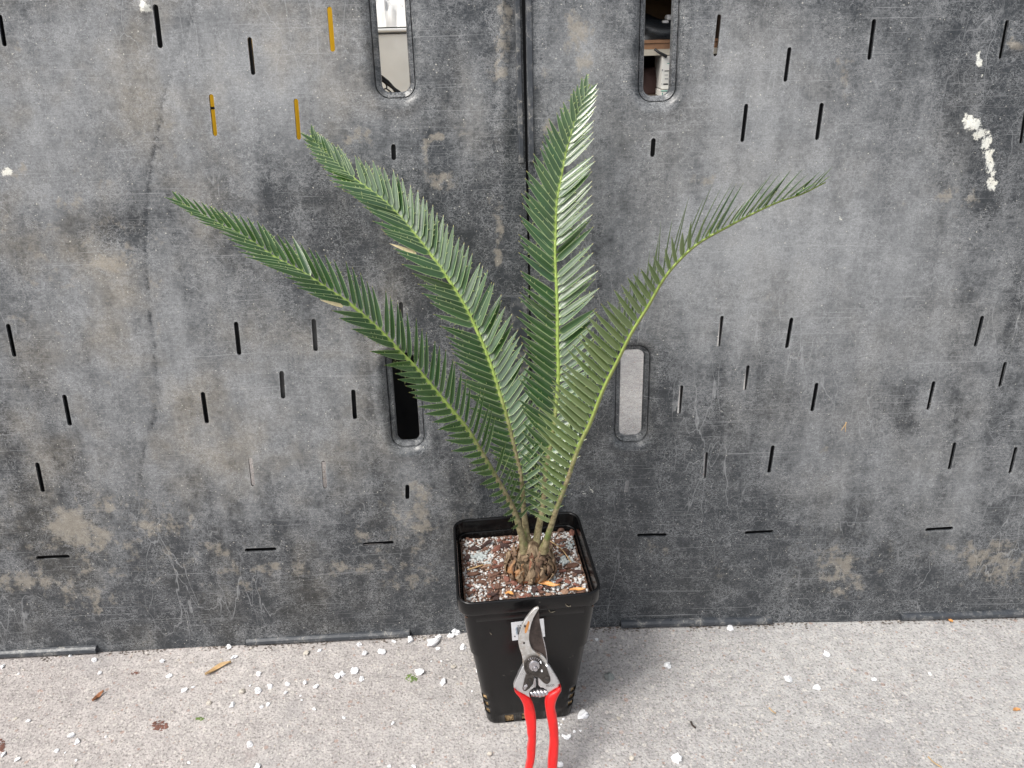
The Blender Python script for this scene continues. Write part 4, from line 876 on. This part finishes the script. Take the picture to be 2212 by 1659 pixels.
# frond 3: upright
p3=[(1156,1190),(1162,1150),(1171,1100),(1175,1056),(1179,1013),(1191,953),(1201,880),(1206,806),(1204,740),(1204,680),(1202,620),(1199,553),(1200,500),(1202,440),(1211,390),(1221,337),(1237,277),(1254,227),(1274,182)]
y3=list(np.interp(range(len(p3)),[0,3,8,13,len(p3)-1],[.695,.710,.748,.792,.832]))
frond(p3,y3,.0025,.0006,NI([(0,(0,-1,.15)),(.35,(.0,-1,.3)),(.5,(.08,-1,.8)),(.72,(.1,-1,.85)),(.84,(0,-1,.1)),(1,(-.1,-1,0))]),54,.085,LP(.050,.42,.42),lambda q,s:I(q,[0,.1,.5,.8,1],[1.15,1.0,.92,.72,.40]),lambda q,s:.26,lambda q,s:(I(q,[0,.35,.5,.8,.9,1],[-.3,-.45,-.58,-.58,-.2,0]) if s>0 else I(q,[0,.45,.55,.75,.82,1],[.05,.0,-.35,-.35,.15,.2])),3,'upright frond in the middle',sheen=lambda q,s:(I(q,[.05,.2,.35,.5,.8,.88],[0,.6,.75,.95,.95,0]) if s>0 else I(q,[.42,.5,.72,.8],[0,.75,.75,0])),fal=(.02,.03))
# frond 4: right, seen from its side
p4=[(1174,1190),(1186,1150),(1202,1100),(1221,1050),(1251,963),(1274,916),(1304,840),(1334,780),(1364,720),(1401,660),(1434,603),(1468,562),(1510,525),(1572,490),(1634,458),(1683,436),(1733,419),(1783,394)]
y4=list(np.interp(range(len(p4)),[0,3,8,12,len(p4)-1],[.685,.675,.655,.650,.670]))
frond(p4,y4,.0027,.0006,NI([(0,(-.78,.40,.31)),(.5,(-.60,.49,.61)),(1,(-.33,.33,.82))]),56,.075,(lambda q,s,_l=LP(.049,.42,.40):_l(q,s)*(I(q,[0,.2,.45,.65,1],[1.,1.1,1.,.65,.75]) if s>0 else I(q,[0,.3,.6,.85,1],[1.,1.15,1.25,1.7,1.6]))),lambda q,s:(I(q,[0,.1,.7,.85,1],[1.25,1.12,1.1,.9,.42]) if s>0 else I(q,[0,.1,.5,.8,1],[1.0,.9,.80,.65,.4])),lambda q,s:(I(q,[0,.3,.48,.62,1],[1.0,1.0,.8,.45,.5]) if s>0 else .85),lambda q,s:(.1 if s>0 else .10),4,'frond arching to the right and showing its underside',fal=(.04,.03))
ALL.sort(key=lambda a:-a[0])
DRY=[(885,566),(745,655)]
dryset={}
for dx,dy in DRY:
    bi=min(range(300),key=lambda i:math.hypot(ALL[i][3][0]-dx,ALL[i][3][1]-dy)); dryset[bi]=1
def leaf_obj(name,data,parent,mats):
    V,Fc,UV,MI=data; o=pyd(name,V,Fc,mats,parent,False); me=o.data
    uvl=me.uv_layers.new(name='UVMap'); uvl.data.foreach_set('uv',np.array([UV[l.vertex_index] for l in me.loops],dtype=np.float32).ravel()); me.polygons.foreach_set('material_index',MI); me.polygons.foreach_set('use_smooth',[True]*len(MI)); return o
for i,(s,fo,data,_) in enumerate(ALL[:300]):
    if i in dryset:      # only a broken half of the blade is left, dried
        tip=sum(data[0][45:50],Vector())/5; data=([tip+(p-tip)*.6 for p in data[0]],)+data[1:]
    o=leaf_obj('leaflet',data,fo,[M_DRYL if i in dryset else M_LEAF,M_SPINE])
    if i in dryset: o['label']='dry cream leaflet'
V=[];Fc=[];UV=[];MI=[]
for s,fo,(v_,f_,u_,m_),_ in ALL[300:]:
    k0=len(V); V+=v_; Fc+=[tuple(a+k0 for a in f) for f in f_]; UV+=u_; MI+=m_
o=leaf_obj('small_leaflets',(V,Fc,UV,MI),cyc,[M_LEAF,M_SPINE]); o['kind']='stuff'

# ------------------------------------------------------------------ secateurs
TT=at_y(1160,1315,.612); TB=at_z(1172,1690,.007); tr_=Vector((math.cos(PYAW),math.sin(PYAW),0)); tn=(TB-TT).cross(tr_).normalized()
if tn.y>0: tn=-tn
tn=tn.normalized()
def tp(x,y,off=0.): return at_plane(*Z2(x,y),TT+tn*off,tn)      # Z2 = close-up trace of the tool, off = towards the viewer
sec=empty('secateurs',TB); tag(sec,'red handled steel secateurs leaning upright against the front of the black pot','secateurs')
def worn_metal():
    k=NT('worn_steel'); v=k.coord(); n1=k.noise(v,160,5,.7); n2=k.noise(v,40,3,.6); col=k.mix(k.ramp(n1,.35,.7),(.52,.50,.47),(.72,.71,.70)); col=k.mix(k.math('MULTIPLY',k.ramp(k.noise(v,110,4,.7),.56,.66),.55),col,(.30,.17,.08))
    return k.fin(col,k.ramp(n1,.3,.7,.26,.46,False),.75,.5,k.bump(n1,.15,.0006))
M_STEEL=worn_metal(); M_ALU=simple('brushed_alloy',(.66,.66,.67),.30,.85,var=.08,scale=120,bump=.1)
M_BLADE=simple('sap_stained_blade',(.060,.045,.040),.38,.45,var=.45,scale=110,bump=.3); M_BOLT=simple('grimy_dark_steel',(.075,.066,.060),.36,.6,var=.35,scale=150,bump=.4)
M_NUT=simple('polished_steel',(.50,.48,.50),.25,.9,var=.12,scale=120,bump=.1); M_RED=simple('red_vinyl_grip',(.66,.006,.006),.36,.0,spec=.5,var=.16,scale=55,bump=.12,coat=(.35,.16)); M_RUST=simple('rust_stain',(.42,.19,.06),.8,.1,var=.3,scale=200)
def plate(name,poly,o0,o1,mat,bev=.0008,seg=2,smooth=False,bulge=None):
    a=[tp(x,y,o1) for x,y in poly]; b=[p-tn*(o1-o0) for p in a]; n=len(a); bm=bmesh.new(); va=[bm.verts.new(p) for p in a]; vb=[bm.verts.new(p) for p in b]
    bm.faces.new(va); bm.faces.new(vb[::-1])
    for i in range(n): bm.faces.new((va[i],vb[i],vb[(i+1)%n],va[(i+1)%n]))
    bmesh.ops.recalc_face_normals(bm,faces=bm.faces)
    o=bmo(name,bm,[mat],sec,False); 
    if bev: bevel_mod(o,bev,seg,35)
    return o
def crv(pts,m=4):
    v=catmull([Vector((*p,0)) for p in pts],m); return [(q.x,q.y) for q in v]
# cutting blade (dark, behind)
plate('cutting_blade',crv([(915,125),(921,210),(935,300),(955,380),(975,460),(990,540),(1000,625)])+[(990,660),(900,700),(830,660)]+crv([(800,600),(790,520),(800,400),(840,280),(880,190)]),-.0015,.0012,M_BLADE,.0004,1)
plate('blade_edge',crv([(935,300),(955,380),(975,460),(990,540),(1001,635)])+crv([(995,637),(984,545),(969,466),(949,386),(935,300)]),.0012,.0015,M_NUT,0)
# hooked counter blade
outer=crv([(915,103),(880,113),(840,150),(800,200),(760,262),(735,330),(720,400),(718,450),(728,500),(745,550),(757,600),(760,650),(772,700)])
inner=crv([(1012,690),(1003,662),(992,622),(970,588),(937,563),(897,545),(862,520),(840,488),(827,450),(821,410),(824,360),(832,310),(846,252),(868,198),(897,150),(918,115)])
plate('hook_blade',outer+[(820,760),(900,780),(980,760)]+inner,.0014,.0052,M_STEEL,.0014,3)
ridge=[(905,120),(868,150),(828,205),(788,270),(762,340),(748,405),(746,455),(756,505),(772,555)]
for (x,y) in ((781,286),(772,449)): 
    plate('rivet',[(x+11*math.cos(a),y+11*math.sin(a)) for a in np.linspace(0,6.283,13)[:-1]],.0050,.0056,M_BOLT,0)
plate('rust_patch',crv([(812,232),(800,262),(782,300),(778,345),(790,352),(806,322),(818,285),(826,245)],3),.00515,.00535,M_RUST,0)
# body parts of the two handles
plate('right_tang',[(1000,655),(1022,675)]+crv([(1060,735),(1095,795),(1120,845)])+[(1118,880),(1070,905),(1005,945),(985,905),(960,892),(925,885),(912,862),(905,790),(905,730),(940,700)],.0008,.0075,M_ALU,.0022,3)
plate('left_tang',[(765,668)]+crv([(748,695),(715,765),(680,845),(672,885)])+[(700,915),(745,935),(832,985),(822,930),(838,905),(872,882),(880,800),(850,740),(800,700)],.0008,.0075,M_ALU,.0022,3)
plate('anvil_block',[(870,785),(887,790),(890,860),(880,885),(868,880)],.0020,.0068,M_NUT,.0005)
def disc(name,cx,cy,r,o0,o1,mat,n=32,bev=.0004,tooth=0,parent=None):
    P=[]
    for i in range(n*(2 if tooth else 1)):
        a=2*math.pi*i/(n*(2 if tooth else 1)); q=r*(1+(tooth if i%2 else 0)); P.append((cx+q*math.cos(a),cy+q*math.sin(a)))
    return plate(name,P,o0,o1,mat,bev,2)
plate('latch_plate',[(792,752),(778,800),(765,860),(757,898),(768,916),(790,917),(828,888),(862,845),(870,800),(862,770),(830,745)],.0074,.0092,M_BOLT,.0006)
disc('latch_screw',832,825,27,.0092,.0104,M_BOLT,20); plate('screw_slot',[(812,806),(818,801),(852,842),(846,848)],.0103,.01055,M_BLACK,0)
plate('latch_catch',[(775,868),(800,850),(812,866),(798,885),(778,912),(764,900)],.0090,.0120,M_NUT,.0009)
plate('bolt_plate',crv([(935,640),(985,680),(1010,740),(1027,790),(1026,822),(1008,843),(985,848),(955,830),(915,790),(880,770)],3)+[(860,720)],.0078,.0095,M_BOLT,.0006)
disc('bolt_rim',867,680,97,.0050,.0088,M_BOLT,36,.0008); ring=disc('toothed_nut',867,680,66,.0088,.0104,M_BOLT,16,.0003,.14)
for i in range(26):
    a=2*math.pi*i/26; x,y=867+82*math.cos(a),680+82*math.sin(a); ca,sa=math.cos(a),math.sin(a)
    plate('rim_tooth',[(x+ca*9-sa*4,y+sa*9+ca*4),(x+ca*9+sa*4,y+sa*9-ca*4),(x-ca*9+sa*4,y-sa*9-ca*4),(x-ca*9-sa*4,y-sa*9+ca*4)],.0087,.0094,M_NUT if i in(17,18,19,20,21,22) else M_BOLT,0)
disc('nut_dome',872,675,53,.0100,.0125,M_NUT,28,.0012); disc('bolt_end',882,703,23,.0124,.0140,M_NUT,20,.0006); disc('bolt_groove',882,703,28,.0123,.0127,M_BLACK,20,0)
disc('bolt_screw',993,803,27,.0094,.0108,M_BOLT,20); plate('screw_slot',[(975,800),(979,793),(1012,812),(1008,820)],.0107,.01085,M_BLACK,0)
disc('dirt_speck',935,640,8,.009,.0118,M_PERL,8,0); disc('dirt_speck',945,722,9,.0094,.0112,M_PERL,7,0)
# volute spring
cA,cB=tp(826,937,.0035),tp(998,926,.0035); ax=(cB-cA); sd_=ax.normalized(); up_=sd_.cross(tn).normalized()
for i in range(5):
    a=cA+ax*(i/5*.98); b=cA+ax*((i+1)/5*.98); r=.0040*(.80,.95,1.08,.98,.82)[i]*1.0
    V=[];Fc=[];n=20
    for j,(c,rr_) in enumerate(((a,r*.90),(a+ax*.01,r),(b-ax*.02,r*1.02),(b,r*.9))):
        for kx in range(n):
            an=2*math.pi*kx/n; V.append(c+(up_*math.cos(an)+tn*math.sin(an))*rr_+sd_*.0016*math.sin(an+.6))
    for j in range(3):
        for kx in range(n): Fc.append((j*n+kx,j*n+(kx+1)%n,(j+1)*n+(kx+1)%n,(j+1)*n+kx))
    Fc+=[tuple(range(n)),tuple(3*n+kx for kx in range(n))]
    pyd('spring_coil',V,Fc,[M_NUT],sec,True)
# grips
def grip(Lp,Rp,name,th=.0062,n=34,capr=.85):
    Lc=resample(catmull([Vector((*p,0)) for p in Lp],6),n)[0]; Rc=resample(catmull([Vector((*p,0)) for p in Rp],6),n)[0]; V=[];Fc=[];m=16
    for i in range(n):
        a=tp(Lc[i].x,Lc[i].y,.0042); b=tp(Rc[i].x,Rc[i].y,.0042); c=(a+b)/2; h=(b-a)/2; t=i/(n-1); k_=1. 
        if t>.94: k_=math.sqrt(max(.02,1-((t-.94)/.06)**2))
        for kx in range(m):
            an=2*math.pi*kx/m; ca,sa=math.cos(an),math.sin(an); e=.72
            V.append(c+h*k_*(abs(ca)**e)*(1 if ca>0 else -1)+tn*th*k_*(abs(sa)**e)*(1 if sa>0 else -1))
    for i in range(n-1):
        for kx in range(m): Fc.append((i*m+kx,i*m+(kx+1)%m,(i+1)*m+(kx+1)%m,(i+1)*m+kx))
    Fc+=[tuple(range(m)),tuple((n-1)*m+kx for kx in range(m))]
    return pyd(name,V,Fc,[M_RED],sec,True)
grip([(671,866),(680,905),(718,950),(750,1010),(768,1070),(772,1140),(787,1200),(797,1260),(800,1320),(811,1370),(806,1420),(798,1490),(800,1560),(786,1640),(770,1720),(764,1780)],
     [(680,868),(745,918),(822,965),(853,1010),(871,1070),(885,1140),(889,1220),(888,1320),(885,1420),(880,1500),(870,1580),(852,1650),(836,1720),(832,1780)],'left_grip')
grip([(1112,855),(1060,893),(1003,925),(978,975),(971,1030),(979,1090),(990,1160),(1005,1240),(1015,1320),(1018,1400),(1012,1480),(1003,1560),(1000,1640),(1002,1720),(1008,1780)],
     [(1120,838),(1132,868),(1130,895),(1105,940),(1081,1000),(1071,1060),(1086,1130),(1098,1210),(1105,1300),(1107,1400),(1103,1500),(1097,1580),(1089,1660),(1080,1720),(1076,1780)],'right_grip')
q0=tp(985,873,.0077); text_on('lettering','FELCO',q0,tp(1055,866,.0077)-q0,tp(985,800,.0077)-q0,(tp(1055,866,.0077)-q0).length/2.55,M_BOLT,sec)

# ------------------------------------------------------------------ things behind the panels
def bbox_px(name,x0,y0,x1,y1,Y,depth,mat,parent=None,bev=.002,ztop=None):
    a=at_y(x0,y1,Y);b=at_y(x1,y0,Y); z1=b.z if ztop is None else ztop; bm=bmesh.new(); box(bm,((a.x+b.x)/2,Y+depth/2,(a.z+z1)/2),(b.x-a.x,depth,z1-a.z)); o=bmo(name,bm,[mat],parent)
    if bev: bevel_mod(o,bev,2)
    return o
def on_ground(x0,y0,x1,Y,depth,mat,name,parent=None,bev=.004,z0=.0):
    a=at_y(x0,y0,Y);b=at_y(x1,y0,Y); bm=bmesh.new(); box(bm,((a.x+b.x)/2,Y+depth/2,(a.z+z0)/2),(b.x-a.x,depth,a.z-z0)); o=bmo(name,bm,[mat],parent); bevel_mod(o,bev,2); return o
def front(x,y,Y): return at_y(x,y,Y)
# orange board
M_OR=simple('orange_plastic',(.96,.54,.02),.45,var=.06,scale=20); a=at_y(446,312,1.10); b=at_y(770,-60,1.10); bm=bmesh.new(); box(bm,((a.x+b.x)/2,1.12,(b.z+.15)/2+.0),(b.x-a.x,.04,b.z-.15)); 
ob=bmo('orange_crate_side',bm,[M_OR]); bevel_mod(ob,.004,2)
orr=empty('orange_crate',((a.x+b.x)/2,1.12,0)); tag(orr,'orange plastic crate standing behind the left panel, seen through its slots','crate'); ob.parent=orr; ob.matrix_parent_inverse=parent_world(orr).inverted()
for xx in (a.x+.01,b.x-.01):
    bm=bmesh.new(); box(bm,(xx,1.12,.075),(.02,.04,.15)); o=bmo('crate_foot',bm,[M_OR],orr)
# white cabinet with lid, crumpled sheet on it
M_CAB=simple('grey_white_enamel',(.62,.64,.64),.5,var=.10,scale=9,bump=.3,bd=.003); Yc=1.34
cab=empty('white_cabinet',(at_y(850,200,Yc).x,Yc,0)); tag(cab,'pale grey enamelled cabinet behind the upper hand hole of the left panel','cabinet')
zb=at_y(850,71.5,Yc).z; zt=at_y(850,61,Yc).z; xa=at_y(778,150,Yc).x; xb=at_y(930,150,Yc).x
for (nm,z0,z1,ins) in (('cabinet_body',.06,zb-.001,.003),('cabinet_lid',zb+.001,zt,0.)):
    bm=bmesh.new(); box(bm,((xa+xb)/2,Yc+.2+ins/2,(z0+z1)/2),(xb-xa-ins*2,.4-ins,z1-z0)); o=bmo(nm,bm,[M_CAB],cab); bevel_mod(o,.002,2)
for xx in (xa+.02,xb-.02):
    for yy in (Yc+.03,Yc+.37): bm=bmesh.new(); box(bm,(xx,yy,.03),(.03,.03,.06)); bmo('cabinet_foot',bm,[M_BLACK],cab)
V=[];Fc=[];n=34
for j in range(n):
    for i in range(n):
        u_,v_=i/(n-1),j/(n-1); p=Vector((xa+.01+(xb-xa-.02)*u_,Yc+.01+.30*v_,0)); V.append((p.x+noise.noise(Vector((u_*6,v_*6,1)))*.006,p.y+noise.noise(Vector((u_*6,v_*6,9)))*.01,zt+.012+.055*math.sin(min(v_*3,1)*1.5)+noise.noise(Vector((u_*7,v_*7,0)))*.016+abs(noise.noise(Vector((u_*18,v_*18,3))))*.03))
for j in range(n-1):
    for i in range(n-1): Fc.append((j*n+i,j*n+i+1,(j+1)*n+i+1,(j+1)*n+i))
V=[(a,b,(zt+.002 if j_==0 else c)) for (a,b,c),j_ in zip(V,[q//n for q in range(n*n)])]
o=pyd('crumpled_sheet',V,Fc,[simple('white_plastic_film',(.66,.66,.65),.4,var=.10,scale=40)],None,True); tag(o,'crumpled white plastic film heaped on the pale cabinet','sheet')
M_WIRE=simple('dark_wire',(.03,.03,.032),.5,.3); wr=empty('wire_netting',at_y(840,190,1.12)); tag(wr,'tangle of dark wire netting seen at the foot of the left upper hand hole','wire')
def K3(x,y): return (1450+x/4.15)*.5486,(y/4.147)*.5486
for L,r in (([(120,1200),(210,1245),(330,1340),(420,1440),(520,1510)],.0020),([(120,1250),(200,1280),(290,1350),(400,1430),(470,1520)],.0026),([(150,1335),(230,1325),(290,1380),(300,1440),(240,1455),(150,1450)],.0010),([(290,1440),(340,1480),(400,1530)],.0011),([(200,1310),(280,1355),(360,1415)],.0012)):
    tube('wire',catmull([at_y(*K3(*q),1.12) for q in L],4),[r]*((len(L)-1)*4+1),[M_WIRE],wr,6)
# shelving with cartons behind the right upper hole
def K4(x,y): return (2500+x/4.15)*.5486,(y/4.147)*.5486
Ys=1.95; M_DKW=simple('dark_shaded_wood',(.045,.028,.016),.7,var=.4,scale=25); M_BRW=simple('brown_board',(.26,.14,.075),.6,var=.2,scale=30); M_CRM=simple('cream_board',(.50,.46,.38),.6,var=.1,scale=30)  # shade inside the shelf is put into the dark wood colour
sh=empty('storage_shelf',(at_y(1425,100,Ys).x,Ys,0)); tag(sh,'dark storage shelf behind the upper hand hole of the right panel','shelf')
xa,xb=at_y(1330,100,Ys).x,at_y(1560,100,Ys).x
def shelf(nm,z0,z1,y0,y1,mat):
    bm=bmesh.new(); box(bm,((xa+xb)/2,(y0+y1)/2,(z0+z1)/2),(xb-xa,y1-y0,z1-z0)); return bmo(nm,bm,[mat],sh)
zz=lambda y:at_y(1425,y,Ys).z
shelf('shelf_or_shade_board',zz(93),zz(86),Ys+.002,Ys+.35,M_BRW); shelf('shelf_edge',zz(106),zz(94.2),Ys+.004,Ys+.30,M_BRW); shelf('shelf_edge',zz(119.5),zz(106.4),Ys,Ys+.02,M_CRM)
shelf('back_board',.25,1.3,Ys+.36,Ys+.38,M_DKW); shelf('shelf_or_shade_board',.87,.89,Ys-.16,Ys+.36,M_DKW); shelf('shelf_or_shade_board',zz(206)-.02,zz(206),Ys-.02,Ys+.35,M_DKW)  # the overhanging top board is an unseen roof added to darken the shelf
for xx in (xa,xb):
    bm=bmesh.new(); box(bm,(xx,Ys+.18,.65),(.02,.38,1.3)); bmo('side_board',bm,[M_DKW],sh)
def carton(nm,label,x0,y0,x1,y1,Y,mat,marks):
    r=empty(nm,at_y((x0+x1)/2,y1,Y)); tag(r,label,'carton'); bbox_px('carton_box',x0,y0,x1,y1,Y,.10,mat,r,.001)
    for (a,b,c,d_,m_) in marks: bbox_px('print_mark',a,b,c,d_,Y-.0006,.0012,m_,r,0)
    return r
M_CRT=simple('white_carton',(.74,.73,.68),.6,var=.06,scale=30); M_TEAL=simple('teal_print',(.02,.30,.22),.6,bump=0); M_GRY=simple('grey_print',(.35,.35,.34),.6,bump=0)
bt=lambda a,b,c,d_,m_:(*K4(a,b),*K4(c,d_),m_)
carton('label_carton','white carton with small print marks standing on the dark shelf',*K4(425,915),*K4(640,1455),Ys-.015,M_CRT,[bt(485,1150,560,1166,M_INK),bt(485,1218,545,1230,M_GRY),bt(490,1275,545,1298,M_GRY),bt(465,1362,545,1386,M_INK),bt(530,1030,585,1042,M_TEAL),bt(440,1130,460,1160,M_GRY),bt(430,1362,445,1374,M_GRY)])
carton('teal_carton','small white and teal carton under the white carton on the dark shelf',*K4(425,1472),*K4(640,1620),Ys-.03,M_CRT,[bt(425,1472,640,1494,M_TEAL),bt(445,1515,455,1550,M_TEAL)])
def blob(nm,label,cat,x,y,Y,s,mat,seed):
    me=rock_mesh(nm,seed,3,1,.45); o=link(nm,me,[mat],None,True); o.location=at_y(x,y,Y); o.scale=s; tag(o,label,cat); return o
M_BAG=simple('black_plastic_bag',(.012,.014,.017),.3,var=.3,scale=30); 
blob('black_bag','glossy black bag on the dark shelf behind the right panel','bag',*K4(380,540),Ys+.06,(.117,.05,.038),M_BAG,5)
blob('brown_sack','brown sack at the back of the dark shelf','sack',*K4(400,230),Ys+.24,(.137,.06,.07),simple('brown_sacking',(.10,.055,.02),.8),8)
blob('dark_bundle','dim reddish bundle on the lowest visible part of the dark shelf','bundle',*K4(260,1380),Ys+.10,(.07,.05,.042),simple('dim_red_cloth',(.06,.03,.025),.8),9)
r=empty('white_fitting',at_y(*K4(560,380),Ys+.03)); tag(r,'white plastic pipe fitting lying on the black bag','fitting'); M_WP=simple('white_plastic',(.55,.54,.53),.5)
bbox_px('fitting_arm',*K4(450,330),*K4(560,395),Ys+.02,.02,M_WP,r,.003); bbox_px('fitting_body',*K4(520,235),*K4(680,330),Ys+.02,.03,M_WP,r,.004); bbox_px('fitting_foot',*K4(545,395),*K4(640,630),Ys+.03,.02,M_DKGREY,r,.004)
a=[at_y(*K4(*q),Ys+.05) for q in ((205,440),(300,415),(350,318),(270,325))]; o=pyd('yellow_card',a+[p+Vector((0,.003,0)) for p in a],[(0,1,2,3),(7,6,5,4),(0,4,5,1),(1,5,6,2),(2,6,7,3),(3,7,4,0)],[simple('mustard_card',(.30,.25,.04),.7)]); tag(o,'mustard yellow card leaning at the left of the dark shelf','card')
tube('dark_rod',[at_y(*K4(320,800),Ys-.01),at_y(*K4(400,860),Ys-.012),at_y(*K4(520,925),Ys-.02)],[.003,.003,.004],[M_BLACK]); tag(COL.objects[-1],'short dark rod lying against the cream shelf edge','rod')
# black bin behind the lower left hole
bn=empty('black_bin',(at_y(875,860,1.0).x,1.05,0)); tag(bn,'black plastic bin behind the lower hand hole of the left panel','bin')
a=at_y(800,960,.98);b=at_y(945,740,.98); bm=bmesh.new(); box(bm,((a.x+b.x)/2,1.10,.24),(b.x-a.x,.24,.48)); o=bmo('bin_body',bm,[M_BLACK],bn); bevel_mod(o,.01,3); bm=bmesh.new(); box(bm,((a.x+b.x)/2,1.10,.485),(b.x-a.x+.02,.26,.02)); o=bmo('bin_lid',bm,[M_BLACK],bn); bevel_mod(o,.004,2)
# dark strip added behind the joint to put shade in its gap
uL=uv('L',1128,1300)
loc_box('joint_rib','L',PL,-.012,.016,.0,1.0,.012,.016,M_BLACK,0)
print('things',len(COL.objects),'t',time.time()-T0)
